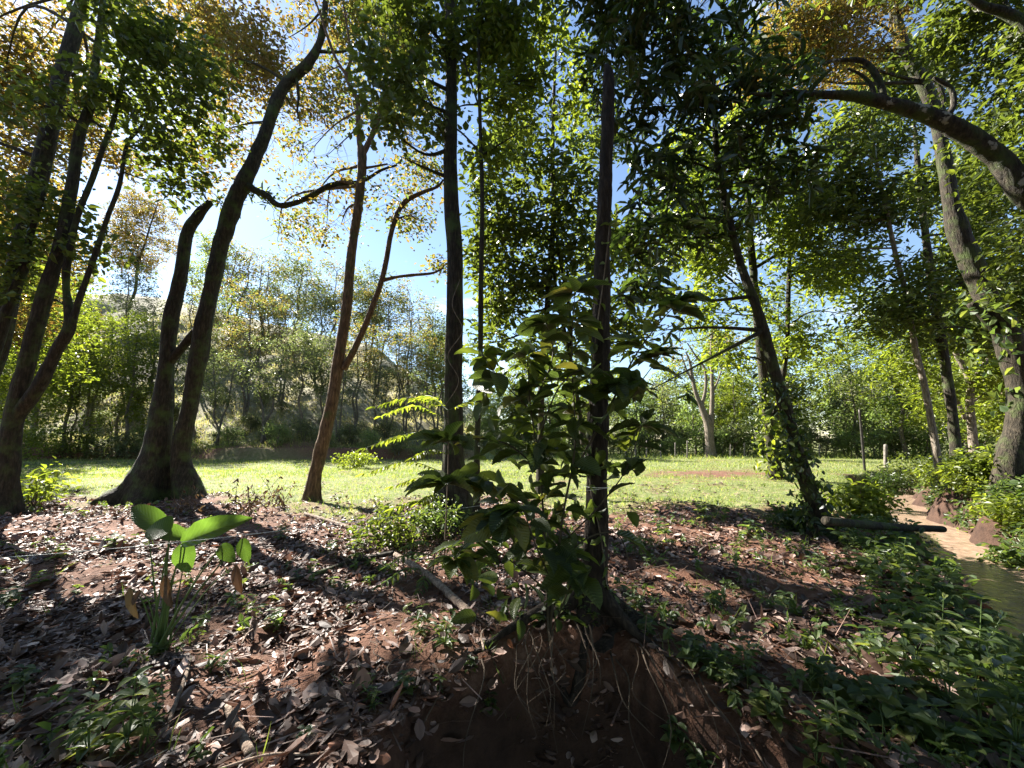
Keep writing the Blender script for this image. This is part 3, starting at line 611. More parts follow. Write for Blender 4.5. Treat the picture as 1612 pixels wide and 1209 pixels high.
# T14
tree('low_forked_tree', 'low pale-footed tree forking into two behind the dark upright trunk', [(1533, 720, 22), (1531, 685, 17), (1527, 640, 15), (1527, 601, 15), (1515, 575, 11), (1505, 555, 10), (1495, 510, 8), (1485, 440, 6)], 17,
     [(1560, 590, 17, 60, 35, 1.2), (1600, 540, 17, 50, 50, 1.2), (1480, 620, 17, 50, 35, 1.1, .8), (1420, 580, 17, 50, 40, 1, .6), (1500, 500, 17, 50, 50, 1.2), (1590, 640, 18, 50, 50, 1.2)],
     B_PALE, M_YEL, .2, .45, .75, 12, .4, sides=10, limbs=[[(1527, 605, 11), (1540, 585, 9), (1558, 561, 8), (1575, 520, 6), (1580, 480, 4)], [(1520, 660, 8), (1500, 620, 7), (1480, 600, 5)]])
# T11 far forked bare tree
tree('bare_forked_tree', 'far bare-looking tree with a two-stemmed crooked top at the back of the clearing', [(1119, 722, 18), (1117, 690, 15), (1114, 665, 14), (1104, 640, 9), (1096, 620, 7), (1090, 595, 6), (1086, 570, 4), (1080, 555, 2)], 33,
     [(1060, 560, 33, 30, 20, 1.5, .3), (1140, 540, 33, 30, 30, 1.5, .35)], B_PALE, M_BROWNG, .25, .5, .6, 8, .5, sides=10,
     limbs=[[(1118, 690, 11), (1121, 640, 8), (1121, 600, 6), (1120, 550, 5), (1122, 505, 3)], [(1105, 640, 6), (1111, 610, 5), (1109, 580, 4), (1095, 560, 3), (1082, 540, 2)], [(1121, 620, 4), (1130, 600, 3), (1138, 575, 2)], [(1090, 600, 4), (1082, 585, 3), (1073, 560, 2)]])
# T15 big leaning tree right edge
tree('big_leaning_tree', 'big mossy trunk at the right edge leaning left, with a broken stub', [(1582, 752, 60), (1590, 718, 50), (1602, 670, 44), (1606, 610, 48), (1590, 540, 52), (1554, 467, 42), (1528, 410, 42), (1511, 370, 38), (1497, 318, 30), (1487, 251, 26), (1478, 200, 25), (1462, 150, 24), (1440, 108, 24), (1424, 74, 22), (1411, 33, 20), (1408, -40, 17)], 9.5,
     [(1250, 50, 9, 60, 45, 1, 1), (1320, 30, 9, 60, 40, 1), (1200, 100, 9, 40, 40, .8), (1290, 100, 9, 50, 40, .9, .9), (1390, 60, 9, 40, 40, .9, .7), (1260, 150, 9, 50, 20, .7, .6), (1350, 90, 9.5, 40, 40, .8, .6), (1390, -30, 9, 90, 40, 1)],
     B_DARK, M_ORANGE, .11, .42, .85, 12, .3, sides=20, rough=.25,
     limbs=[[(1590, 545, 26), (1565, 515, 20), (1545, 495, 18), (1528, 478, 16)], [(1612, 620, 26), (1606, 680, 24), (1598, 720, 18)], [(1478, 200, 12), (1485, 165, 11), (1478, 135, 9), (1462, 120, 6)]],
     extra=vine_leaves([(1600, 640, 60), (1570, 520, 60), (1540, 460, 50), (1560, 540, 60)], 9.1, 160, .2, mat=M_HERB, spread=.5))
# T16 arching branch tree rooted outside the frame at the right
tree('arching_tree', 'thick white-patched bough arching left across the top right from a tree outside', [(1900, 900, 63.6), (1880, 760, 56.8), (1820, 560, 53.3), (1740, 420, 51.6), (1670, 345, 49.0), (1612, 300, 46.4), (1574, 251, 39.6), (1545, 228, 36.1), (1524, 214, 34.4), (1484, 191, 31.0), (1440, 174, 26.7), (1390, 161, 22.4), (1340, 151, 18.1), (1290, 149, 13.8), (1239, 146, 11.2), (1206, 149, 8.6), (1182, 147, 4.3)], 5.6,
     [(1590, 90, 6, 40, 50, .8), (1540, 110, 6.4, 50, 50, .8, .9), (1500, 40, 6.4, 50, 40, .8), (1600, 190, 6.2, 30, 40, .6, .8), (1560, 40, 6.5, 60, 50, .9), (1610, 380, 6, 30, 60, .6, .8), (1560, 180, 7, 50, 50, .8, .9), (1590, 440, 6.5, 30, 40, .5, .6), (1250, 185, 5.8, 50, 20, .3, .6), (1640, 250, 6, 60, 200, 1), (1450, -150, 5.5, 200, 90, 1.5), (1400, -420, 4.5, 250, 150, 1.6)],  # unseen top blobs added overhead to hold back sky light
     B_LICHEN, M_GREEN, .12, .45, .75, 10, .28, sides=22, rough=.2,
     limbs=[[(1390, 152, 13), (1388, 140, 12), (1380, 120, 12), (1363, 99, 11), (1340, 94, 9), (1306, 97, 6), (1290, 104, 3)], [(1376, 155, 9), (1372, 135, 8), (1356, 118, 6), (1335, 108, 4)],
            [(1740, 420, 34), (1700, 220, 30), (1650, 100, 27), (1612, 42, 24), (1581, 20, 20), (1545, 8, 15), (1500, -20, 10)], [(1480, 190, 14), (1500, 170, 12), (1497, 140, 10), (1470, 122, 6)],
            [(1240, 146, 5), (1225, 165, 4), (1205, 178, 3)]])
# canopy high on the left behind (tall trees whose crowns shade the litter)
for (x, y, hh, lab) in [(-17, 17, 17, 'tall slender tree with amber crown standing behind the left edge trunks'), (-11.5, 20, 16, 'tall slender green tree rising behind the twin trunks')]:
    pass

# T7 dead trunk in front
def dead_trunk():
    g = G(935, 1000); Yt = 3.4
    pl = [(932, 1030, 110), (934, 990, 62), (935, 950, 44), (935, 904, 38), (938, 830, 36), (939, 768, 35), (942, 668, 32), (945, 567, 29), (947, 467, 28), (949, 368, 24), (954, 268, 22), (957, 167, 20), (958, 130, 19), (957, 112, 14), (953, 102, 5)]
    pts, rad = to_world(pl, Yt); pts[0][2] = Hs(pts[0][0], pts[0][1]) - .1
    org = pts[0] + [0, 0, .1]
    root = empty('dead_tree', org, 'black dead trunk with snapped top in the centre foreground, string tied to it', 'dead tree')
    a = Acc(); tube(a, pts, rad, 28, .03, .3, (.5, .25, 5), 5, nfreq=13)
    a.build('trunk', B_DEAD, root, org, True)
    for k, (ex, ey, mx_, my_) in enumerate([(720, 1040, 820, 985), (1120, 1060, 1010, 1010), (860, 1130, 900, 1060), (1000, 1130, 965, 1070), (790, 960, 860, 975), (1080, 985, 1000, 975)]):
        a = Acc(); e = G(ex, ey); m_ = G(mx_, my_)
        c0 = pts[0] * [1, 1, 0] + [0, 0, org[2] + .22]
        tube(a, [c0, m_ + [0, 0, .03], e + [0, 0, -.03]], [.09, .035, .012], 9, .04, .4, None, k); a.build('root', B_DEAD, root, org, True)
    for k in range(26):
        x = rnd.uniform(-.5, 1.55); y = float(np.interp(x, [-.45, .1, .55, 1.0, 1.35, 1.6], [2.85, 3.1, 3.2, 3.0, 2.65, 2.1])) + rnd.uniform(0, .12)
        p0 = np.array([x, y, Hs(x, y) + .01]); L_ = rnd.uniform(.2, .6); a = Acc()
        q = [p0, p0 + [rnd.uniform(-.04, .04), -.2, -.02], p0 + [rnd.uniform(-.12, .12), -.34, -.5 * L_], p0 + [rnd.uniform(-.2, .2), -.40, -L_]]
        tube(a, catmull(q, 14), np.linspace(rnd.uniform(.003, .008), .0015, 14), 5, cap=False); a.build('rootlet', B_TWIG, root, org)
    # climbing vine with leaves
    a = Acc(); t = np.linspace(0, 1, 40)
    c = catmull(pts[2:], 40); rr = catmull(np.column_stack([rad[2:]] * 3), 40)[:, 0]
    th = t * 9
    v = c + np.column_stack([np.cos(th) * (rr + .012), -np.abs(np.sin(th)) * (rr + .012), np.zeros(40)])
    tube(a, v[:24], [.006] * 24, 5, .04)
    n = 60; i = R.integers(0, 24, n); d = rdir(n); d[:, 2] -= .6; d[:, 1] -= .4
    a.build('vine', B_PALE, root, org)
    a = Acc(); leaves(a, v[i], d, rdir(n, 1), R.uniform(.06, .13, n), .6, TPL_M); a.build('foliage', M_BIG, root, org)
dead_trunk()

# ------------------------------------------------------------------ background trees (prototypes then copies)
def local_tree(name, label, cat, hgt, r0, blobs, lmat, bmat, ln, dens, group, wd=.5, stems=1, lean=.06, per=12, crad=.45):
    root = empty(name, (0, 0, 0), label, cat, group)
    kids = []; tops = []
    for s in range(stems):
        a = Acc(); ox = (s - (stems - 1) / 2) * .35
        ln_ = R.normal(size=2) * lean * hgt + [ox * 3, 0]
        z = np.linspace(0, 1, 7)
        pts = np.column_stack([ox + ln_[0] * z ** 1.3 + R.normal(0, .05 * hgt * .2, 7) * (z > 0), ln_[1] * z ** 1.3 + R.normal(0, .05 * hgt * .2, 7) * (z > 0), z * hgt * .92 - .15 * (z == 0)])
        c, r = tube(a, pts, r0 * (1 - .8 * z) + .01, 8, .4, .15, (.6, .3, 4), s)
        kids.append(a.build('trunk', bmat, root)); tops.append(c)
    allc = np.concatenate(tops); la = Acc(); ba = Acc()
    for (x, y, z, rx, rz) in blobs:
        c = np.array([x, y, z], float) * [1, 1, 1]
        i = int(np.argmin(np.linalg.norm(allc - c, axis=1) + np.maximum(0, allc[:, 2] - z) * 2 + (allc[:, 2] < hgt * .3) * 9))
        at = allc[i]; mid = (at + c) / 2 + [0, 0, .3]
        m, _ = tube(ba, catmull([at, mid, c], 8), np.linspace(max(.02, r0 * .3), .012, 8), 5)
        rr = np.array([rx, rx, rz])
        for s in range(5):
            e = in_blob(c, rr, 1)[0]; st = m[rnd.randint(3, 7)]
            tube(ba, np.array([st, (st + e) / 2 + R.normal(size=3) * .12, e]), np.array([.015, .011, .006]), 4, cap=False)
        nl = 4 * math.pi / 3 * rx * rx * rz * dens
        spray(la, in_blob(c, rr, max(3, int(nl / per))), per, crad, ln, wd, .3)
    kids.append(ba.build('branch', bmat, root)); kids.append(la.build('crown', lmat, root))
    KIDS[root.name] = kids
    return root
def rblobs(n, hgt, spread, z0, z1, r):
    out = []
    for i in range(n):
        z = hgt * (z0 + (z1 - z0) * (i + .5) / n) + R.normal() * .2
        f = 1.0 - .5 * abs((i + .5) / n - .45)
        an = i * 2.4 + R.random()
        out.append((math.cos(an) * spread * f * R.uniform(.3, 1), math.sin(an) * spread * f * R.uniform(.3, 1), z, r * R.uniform(.75, 1.2), r * R.uniform(.55, .85)))
    return out
GH = 'slender trees on the grassy hillside'
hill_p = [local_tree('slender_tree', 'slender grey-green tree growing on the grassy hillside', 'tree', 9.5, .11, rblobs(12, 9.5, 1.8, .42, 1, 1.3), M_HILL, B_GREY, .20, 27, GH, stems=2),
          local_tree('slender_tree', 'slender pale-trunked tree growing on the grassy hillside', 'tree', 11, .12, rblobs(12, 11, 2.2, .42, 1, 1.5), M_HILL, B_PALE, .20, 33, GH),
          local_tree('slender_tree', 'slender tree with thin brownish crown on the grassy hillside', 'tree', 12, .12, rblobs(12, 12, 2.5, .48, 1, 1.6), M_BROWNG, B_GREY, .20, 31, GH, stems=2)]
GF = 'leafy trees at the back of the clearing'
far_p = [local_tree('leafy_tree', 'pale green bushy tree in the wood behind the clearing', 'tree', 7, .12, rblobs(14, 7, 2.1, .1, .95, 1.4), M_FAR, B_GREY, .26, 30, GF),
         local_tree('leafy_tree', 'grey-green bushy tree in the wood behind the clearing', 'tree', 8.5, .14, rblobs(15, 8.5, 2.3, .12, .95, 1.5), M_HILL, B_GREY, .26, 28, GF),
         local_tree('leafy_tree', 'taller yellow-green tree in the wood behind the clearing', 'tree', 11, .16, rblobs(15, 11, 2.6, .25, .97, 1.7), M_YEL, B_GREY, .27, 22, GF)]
tall_p = [local_tree('tall_tree', 'tall broad green tree behind the left trunks at the foot of the hill', 'tree', 17, .22, rblobs(20, 17, 3.6, .42, .98, 2.1), M_GREEN, B_DARK, .26, 26, 'tall trees behind the left trunks'),
          local_tree('tall_tree', 'tall broad amber-leaved tree behind the left trunks at the foot of the hill', 'tree', 19, .22, rblobs(18, 19, 3.8, .45, .98, 2.3), M_ORANGE, B_DARK, .24, 26, 'tall trees behind the left trunks'),
          local_tree('tall_tree', 'tall airy yellow-green tree standing well behind the front trunks', 'tree', 16, .18, rblobs(20, 16, 3.2, .22, .98, 2.1), M_YEL, B_GREY, .27, 16, 'tall airy trees in the background')]
used = set()
def place(protos, k, x, y, sc=1.0, label=None):
    p = protos[k % len(protos)]
    rz = rnd.random() * 6.28; loc = (x, y, Hs(x, y) - .05)
    if p.name not in used:
        used.add(p.name); p.location = loc; p.rotation_euler = (0, 0, rz); p.scale = (sc,) * 3
        if label: p['label'] = label
        return p
    return dup(p, loc, rz, sc, label)
# visible hillside trees by picture position of the foot (px) and depth
for k, (px, Y, t, s) in enumerate([(400, 48, 2, 1.35), (455, 50, 1, 1.35), (520, 50, 2, 1.3), (580, 50, 1, 1.3), (640, 50, 2, 1.25), (680, 52, 1, 1.2), (350, 50, 2, 1.3), (345, 31.5, 0, .8), (420, 32, 0, .95), (472, 33.5, 1, .8), (505, 36, 1, .85), (535, 33, 0, .75), (560, 35, 2, .8), (590, 38, 1, .8), (612, 36, 0, .75), (640, 37, 2, .8), (660, 34, 0, .75), (685, 38, 2, .9),
        (385, 38, 2, 1), (440, 42, 2, 1), (495, 44, 1, 1), (540, 46, 2, 1), (590, 46, 2, 1), (630, 46, 0, 1), (670, 46, 1, .95), (360, 46, 1, 1), (310, 35, 1, .9), (300, 44, 2, 1), (250, 33, 0, .9), (190, 34, 1, .9), (140, 35, 2, .85), (120, 31.5, 1, .7), (230, 42, 0, 1), (180, 44, 1, 1), (60, 36, 0, 1), (20, 42, 2, 1), (-60, 38, 1, 1), (410, 52, 1, 1), (470, 54, 2, 1), (570, 54, 1, 1)]):
    place(hill_p, t, (px - 806) / FPX * Y, Y, s * rnd.uniform(.9, 1.1))
# far wood behind clearing: centre and right
k = 0
for row, (Y0, x0, x1, step) in enumerate([(38, -3, 44, 3.0), (43, -6, 52, 3.6), (50, -8, 62, 4.4), (60, -10, 80, 6)]):
    x = x0
    while x < x1:
        yy = Y0 + rnd.uniform(-1.5, 1.5) - max(0, x - 18) * .25
        place(far_p, [0, 1, 0, 2, 1][k % 5] if row < 3 else 2, x + rnd.uniform(-.8, .8), yy, rnd.uniform(.65, .95) * (1.0 if row < 2 else 1.15)); k += 1
        x += step
for k, (px, Y, t, s) in enumerate([(40, 24, 2, .75), (-40, 19, 1, .8), (110, 31, 2, .7), (-150, 22, 0, .8), (30, 30, 2, .7), (200, 31, 2, .7), (60, 34, 2, .95), (180, 50, 1, 1.0), (-20, 40, 2, 1.1), (310, 54, 2, .9),  (1130, 40, 2, .85), (1240, 34, 2, .9), (1420, 30, 2, .85), (1520, 26, 2, .85), (1620, 22, 2, .9), (1350, 44, 2, .9), (900, 42, 2, .75), (820, 36, 2, .7)]):
    place(tall_p, t, (px - 806) / FPX * Y, Y, s)
for (x, y, t, s) in [(-3.5, -4, 0, .7), (2.5, -4.5, 0, .7), (-8.5, 1, 0, .6), (9, -3, 2, .7), (-9, -8, 2, .8), (-1, -9, 0, .8), (6, -8, 0, .75), (12, 2, 0, .6), (-6, -4, 0, .6), (6.5, -2.5, 0, .6), (-13, -4, 0, .8), (14, -8, 0, .8), (3, -14, 0, .8), (-6, -14, 0, .8), (0, -5.5, 0, .55), (18, 3, 0, .7)]:  # unseen trees around the camera, added to block sky fill on the foreground
    place(tall_p, t, x, y, s, 'tall dense tree added out of view around the camera to block sky light')['group'] = 'unseen trees added to block sky light'
for k, (px, Y, t, s) in enumerate([(1640, 19, 1, .9), (1580, 24, 0, .9), (1500, 27, 2, .8), (1700, 24, 2, 1), (1560, 30, 0, 1), (1760, 17, 0, 1)]):
    place(far_p, t, (px - 806) / FPX * Y, Y, s, ['yellow-green bushy tree past the stream bank near the right edge', 'pale bushy tree past the stream bank under the big leaning trunk'][k % 2] if k < 2 else None)

GL = 'low bushes along the back edge of the clearing'
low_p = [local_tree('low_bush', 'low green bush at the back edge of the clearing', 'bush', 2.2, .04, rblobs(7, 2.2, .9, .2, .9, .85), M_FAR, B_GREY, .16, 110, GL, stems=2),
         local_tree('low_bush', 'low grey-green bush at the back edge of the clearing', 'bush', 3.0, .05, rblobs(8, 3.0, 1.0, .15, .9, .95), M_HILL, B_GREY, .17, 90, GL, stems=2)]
for i in range(44):
    x = -2 + i * 1.15 + rnd.uniform(-.4, .4); y = 36.8 + rnd.uniform(-1, 2.2) - max(0, x - 14) * .35
    place(low_p, i * 7 % 3 % 2, x, y, rnd.uniform(.6, 1.15))
for i in range(16):
    place(low_p, i % 2, -34 + i * 1.9 + rnd.uniform(-.6, .6), 31.2 + rnd.uniform(-.5, 1.5), rnd.uniform(.35, .75), 'low bush on the cut bank at the toe of the hill')['group'] = 'low bushes on the cut bank of the hill'
for i in range(34):
    y = rnd.uniform(34, 48); x = -y * rnd.uniform(.3, 1.5)
    if Hs(x, y) > 1.2: place(low_p, 1, x, y, rnd.uniform(.35, .85), 'small grey-green bush growing on the grassy hillside')['group'] = 'small bushes on the hillside'
# ------------------------------------------------------------------ shrubs and undergrowth
def bush(name, label, cat, px, py, w, h, mat, ln, n, group=None, wd=.5, whorl=False):
    g = G(px, py); s = pxm(px, py, g[1]); rx = w / 2 * s; hz = h * s
    root = empty(name, g, label, cat, group)
    la = Acc(); ba = Acc()
    c = g + [0, 0, hz * .45]; rr = np.array([rx, min(rx, 1.2) * .8, hz * .55])
    for i in range(14):
        e = in_blob(c, rr, 1)[0]; e[2] = max(e[2], g[2] + .1 * hz)
        tube(ba, catmull([g + R.normal(size=3) * [.05, .05, 0], (g + e) / 2 + [0, 0, .15 * hz], e], 6), np.linspace(.010, .003, 6), 4, cap=False)
    per = 7
    cs = in_blob(c, rr, max(3, n // per)); cs[:, 2] = np.maximum(cs[:, 2], H(cs[:, 0], cs[:, 1]) + .03)
    spray(la, cs, per, ln * 1.6, ln, wd, .3, whorl)
    ba.build('stem', B_TWIG, root, g); la.build('foliage', mat, root, g)
    return root
bush('bush', 'small-leaved shrub at the left foot of the central trunk', 'shrub', 610, 862, 130, 66, M_GREEN, .085, 900)
bush('bush', 'leafy shrub hiding the roots of the central trunk', 'shrub', 690, 845, 100, 60, M_HERB, .075, 900)
bush('bush', 'low bush along the hill foot left of the twin trunks', 'shrub', 190, 722, 120, 45, M_HILL, .2, 1500)
bush('bush', 'darker low bush at the hill foot beside the twin trunks', 'shrub', 110, 722, 110, 55, M_GREEN, .2, 1400)
bush('bush', 'bush at the hill foot by the far left edge', 'shrub', 40, 725, 90, 70, M_YEL, .2, 1200)
bush('bush', 'bright weedy clump on the lawn right of the slim forked trunk', 'shrub', 560, 738, 70, 28, M_YEL, .14, 900)
bush('bush', 'dark rounded bush overhanging the far bend of the stream', 'shrub', 1403, 784, 60, 42, M_DARK, .09, 2600)
bush('bush', 'leafy shrub on the stream bank below the pale slender trunk', 'shrub', 1440, 775, 90, 60, M_GREEN, .14, 1600)
bush('bush', 'bright leafy bush on the right stream bank at the picture edge', 'shrub', 1570, 822, 130, 70, M_YEL, .13, 1700)
bush('bush', 'shrub below the big leaning trunk on the right bank', 'shrub', 1560, 770, 120, 60, M_GREEN, .15, 1500)
bush('bush', 'bright weeds on the left stream bank beyond the fallen pole', 'shrub', 1360, 812, 100, 48, M_YEL, .12, 1300)
bush('bush', 'pointed-leaved plant at the far left edge behind the multi-stemmed tree', 'shrub', 50, 800, 90, 70, M_YEL, .16, 260)
bush('bush', 'leafy seedlings clump at the foot of the leaning vine tree', 'shrub', 1262, 836, 90, 40, M_DARK, .10, 900)
bush('bush', 'bank shrub between the stream and the right frame edge, lower one', 'shrub', 1610, 880, 90, 40, M_HERB, .12, 900)

for x, y, w, h_, lab in [(12.6, 10.6, 100, 40, 'bright weedy overhang on the right stream bank opposite the fallen pole'), (14.6, 13.2, 80, 36, 'leafy overhang on the right stream bank further up the channel'), (16.8, 15.6, 60, 34, 'leafy overhang on the right stream bank just below the far bend'), (11.0, 8.6, 110, 40, 'low leafy overhang on the right stream bank nearest the picture edge')]:
    t_ = y * math.cos(PITCH) + (Hs(x, y) - CAMZ) * math.sin(PITCH); u_ = -y * math.sin(PITCH) + (Hs(x, y) - CAMZ) * math.cos(PITCH)
    bush('bush', lab, 'shrub', 806 + FPX * x / t_, 604.5 - FPX * u_ / t_, w, h_, M_YEL if w > 70 else M_GREEN, .12, 1500)
# compound-leaved sapling left of the central trunk
def frond(acc, sa, p0, p1, nl, ln, droop=.15):
    p0 = np.array(p0); p1 = np.array(p1); D = np.linalg.norm(p1 - p0)
    c = catmull([p0, (p0 + p1) / 2 + [0, 0, droop * D], p1], 20)
    tube(sa, c, np.linspace(.006, .002, 20), 4, cap=False)
    tg = nrm(np.gradient(c, axis=0))
    i = np.linspace(3, 19, nl).astype(int); sd_ = nrm(np.cross(tg[i], [0, 0, 1.]))
    for s in (1, -1):
        d = sd_ * s + tg[i] * .55 + R.normal(size=(nl, 3)) * .12; d[:, 2] -= .45
        leaves(acc, c[i], d, np.tile([0, 0, 1.], (nl, 1)) + R.normal(size=(nl, 3)) * .2, ln * np.sin(np.linspace(.5, 2.7, nl)) ** .5 * R.uniform(.85, 1.1, nl), .3)
    leaves(acc, c[-1:], tg[-1:], np.array([[0, 0, 1.]]), ln, .3)
def sapling(label, base, tips, nl, ln, mat=M_YEL, Y=6.3):
    g = G(*base); root = empty('sapling', g, label, 'sapling')
    la = Acc(); sa = Acc(); st = Acc()
    top = max(p[1][2] for p in [(0, P(*t)) for t in tips])
    stem = catmull([g, g + [.02, .03, (top - g[2]) * .5], g + [0, .02, (top - g[2]) * .9]], 14)
    tube(st, stem, np.linspace(.012, .005, 14), 6)
    for t in tips:
        e = P(*t); k = int(np.argmin(np.abs(stem[:, 2] - (e[2] - .02))))
        frond(la, sa, stem[k], e, nl, ln)
    st.build('stem', B_TWIG, root, g); sa.build('stalk', M_STEM, root, g); la.build('foliage', mat, root, g)
sapling('sapling with long feathery leaves reaching left beside the central trunk', (700, 860), [(590, 640, 6.1), (600, 655, 6.6), (575, 705, 5.9), (610, 695, 6.5), (575, 745, 5.8), (620, 765, 6), (620, 800, 5.8), (650, 630, 6.8), (770, 640, 6.5), (650, 720, 5.7), (660, 790, 5.8)], 15, .16)
sapling('small green sapling with feathery leaves in front of the central roots', (680, 905), [(610, 890, 4.4), (640, 860, 4.6), (720, 870, 4.6), (660, 930, 4.3), (740, 900, 4.5), (600, 920, 4.3)], 9, .11, M_HERB)

# big-leaved shrub in front (centre)
def clear(p):                      # keeps the leaves off the dead trunk's lower part
    near = (np.abs(p[:, 0] - .235 * p[:, 1]) < .19) & (p[:, 2] < 1.3)
    return ~(near & (R.random(len(p)) < .93))
def big_shrub():
    g = G(862, 985); g[1] = 3.15; g[2] = Hs(g[0], g[1])
    root = empty('broad_leaved_shrub', g, 'shrub with large broad leaves in front of the dead trunk, centre of the picture', 'shrub')
    stems = []
    st = Acc()
    spec = [[(862, 985, 3.15), (858, 860, 3.1), (850, 740, 3.05), (835, 640, 3.0), (830, 560, 3.0)],
            [(870, 985, 3.15), (885, 820, 3.0), (905, 700, 2.95), (900, 560, 3.0), (905, 460, 3.05)],
            [(905, 740, 2.95), (960, 640, 2.95), (1000, 560, 3.0), (1045, 500, 3.05), (1070, 475, 3.1)],
            [(850, 740, 3.05), (800, 700, 2.9), (750, 690, 2.8), (705, 695, 2.75)],
            [(855, 840, 3.1), (800, 780, 2.95), (750, 755, 2.9), (700, 760, 2.85)],
            [(880, 860, 3.05), (940, 800, 2.9), (985, 740, 2.85), (1010, 670, 2.85)],
            [(845, 700, 3.0), (880, 610, 2.85), (930, 580, 2.8), (990, 610, 2.8)],
            [(862, 930, 3.1), (800, 880, 2.95), (745, 850, 2.9), (715, 880, 2.85)],
            [(870, 920, 3.1), (840, 850, 2.8), (820, 800, 2.7), (790, 820, 2.65)],
            [(870, 900, 3.1), (920, 850, 2.85), (970, 840, 2.8), (990, 880, 2.8)],
            [(840, 650, 3.0), (790, 600, 3.1), (760, 560, 3.15)],
            [(840, 640, 3.0), (870, 560, 3.1), (860, 510, 3.2)],
            [(960, 640, 2.95), (1000, 610, 2.9), (1040, 560, 2.95)],
            [(870, 960, 3.1), (900, 920, 2.8), (930, 900, 2.75)]]
    nodes = []
    for q in spec:
        pts = [P(*a) for a in q]; pts[0] = pts[0] if q[0][1] < 950 else g + R.normal(size=3) * [.03, .03, 0]
        c = catmull(pts, 26); tube(st, c, np.linspace(.011 if len(q) > 4 else .007, .003, 26), 6)
        L_ = np.linalg.norm(np.diff(c, axis=0), axis=1).sum()
        m = max(3, int(L_ / .10))
        for t in np.linspace(.22, 1, m):
            nodes.append((c[int(t * 25)], t))
        tgt = c[-1]
        for j in range(6): nodes.append((tgt, 1.1))
    st.build('stem', M_STEMB, root, g)
    la = Acc(); N = len(nodes); p = np.array([q[0] for q in nodes]); end = np.array([q[1] for q in nodes]) > 1
    rep = 2
    p = np.repeat(p, rep, 0); e = np.repeat(end, rep); k_ = clear(p); p = p[k_]; e = e[k_]; M = len(p)
    d = R.normal(size=(M, 3)) * [1, .9, .22]; d[:, 2] += np.where(e, .1, -.02); d = nrm(d)
    pet = p + d * .02
    nn = np.tile([0, 0, 1.], (M, 1)) + R.normal(size=(M, 3)) * .35
    leaves(la, pet, d, nn, R.uniform(.11, .29, M), .56, TPL_B, uv=True)
    # lower, smaller leaves filling the shade
    n = 250; px = R.uniform(745, 995, n); py = R.uniform(600, 985, n); yy = R.uniform(2.85, 3.3, n)
    p = np.array([P(a, b, c) for a, b, c in zip(px, py, yy)]); p = p[p[:, 2] > H(p[:, 0], p[:, 1]) + .02]
    p = p[clear(p)]; n = len(p); d = rdir(n); d[:, 2] -= .35
    leaves(la, p, d, rdir(n, 1.3), R.uniform(.07, .19, n), .55, TPL_B, uv=True)
    la.build('foliage', M_BIG, root, g, True)
big_shrub()
# arum-like plant on the left
def arum():
    g = G(252, 1030); Yp = g[1]
    root = empty('broad_leaved_plant', g, 'tall-stalked plant with a few very large soft green leaves, left foreground', 'plant')
    tips = [((268, 835), (200, 794), 26, 0), ((286, 856), (376, 812), 30, 0), ((296, 846), (236, 828), 20, 0), ((292, 853), (290, 902), 26, 0), ((382, 848), (388, 884), 16, 0), ((268, 835), (232, 828), 40, 1), ((348, 858), (365, 882), 18, 0)]
    dry = [((262, 905), (264, 958), 14), ((205, 925), (210, 975), 12), ((372, 890), (376, 935), 14), ((222, 930), (206, 952), 10)]
    sa = Acc(); la = Acc()
    def blade(acc, p0, p1, w, flat, Y):
        a = P(*p0, Y); b = P(*p1, Y - .06); d = b - a; L_ = np.linalg.norm(d)
        nn = np.array([[.1, -.55, .85]]) if flat else np.array([[0.15, -.9, .45]])
        leaves(acc, a[None], d[None], nn, L_, w * pxm(p0[0], p0[1], Y) / L_, TPL_B, R.random(1), uv=True)
        return a
    for i, (p0, p1, w, fl) in enumerate(tips):
        Y = Yp + R.uniform(-.12, .12)
        a = blade(la, p0, p1, w * 1.25, fl, Y)
        b0 = g + R.normal(size=3) * [.03, .03, 0]
        tube(sa, catmull([b0, b0 * .45 + a * .55 + [-.02, 0, .02], a], 14), np.linspace(.011, .004, 14), 6)
    for i in range(4):
        b0 = g + R.normal(size=3) * [.03, .03, 0]; e = P(235 + i * 28, 850 + 14 * i, Yp)
        tube(sa, catmull([b0, b0 * .5 + e * .5, e], 10), np.linspace(.010, .003, 10), 6)
    sa.build('stalk', M_STEM, root, g); la.build('leaf', M_ARUM, root, g, True)
    ds = Acc()
    for p0, p1, w in dry:
        da = Acc(); a = blade(da, p0, p1, w, 0, Yp - .05)
        da.build('withered_leaf', M_DRYLEAF, root, g, label='yellow-brown withered leaf hanging on its stalk')
        tube(ds, catmull([g, g * .4 + a * .6 + [0, 0, .08], a], 10), np.linspace(.006, .003, 10), 5)
    ds.build('dry_stalk', M_STEM, root, g)
arum()

# ------------------------------------------------------------------ ground layer: litter, grass, cover
def scatter(n, yr, xr, accept, power=1.0):
    out = []
    while sum(len(o) for o in out) < n:
        y = yr[0] + (yr[1] - yr[0]) * R.random(n) ** power
        x = R.uniform(-1.45, 1.45, n) * (y + 1.2)
        m = (x > xr[0]) & (x < xr[1]); x, y = x[m], y[m]
        m = R.random(len(x)) < accept(x, y); out.append(np.column_stack([x[m], y[m]]))
    return np.concatenate(out)[:n]
def bank_ok(x, y):
    d = stream_d(x, y); return ((d < -.9) | (d > .9)).astype(float)
TPL_C = (np.array([(0, 0, .0), (-.30, .18, .10), (0, .22, 0), (.30, .18, .07), (-.5, .5, .16), (0, .52, .03), (.5, .5, .10), (-.3, .82, .16), (0, .8, .10), (.3, .82, .12), (.05, 1.0, .2)]),
         np.array([(0, 2, 1, 1), (0, 3, 2, 2), (1, 2, 5, 4), (2, 3, 6, 5), (4, 5, 8, 7), (5, 6, 9, 8), (7, 8, 10, 10), (8, 9, 10, 10)]))
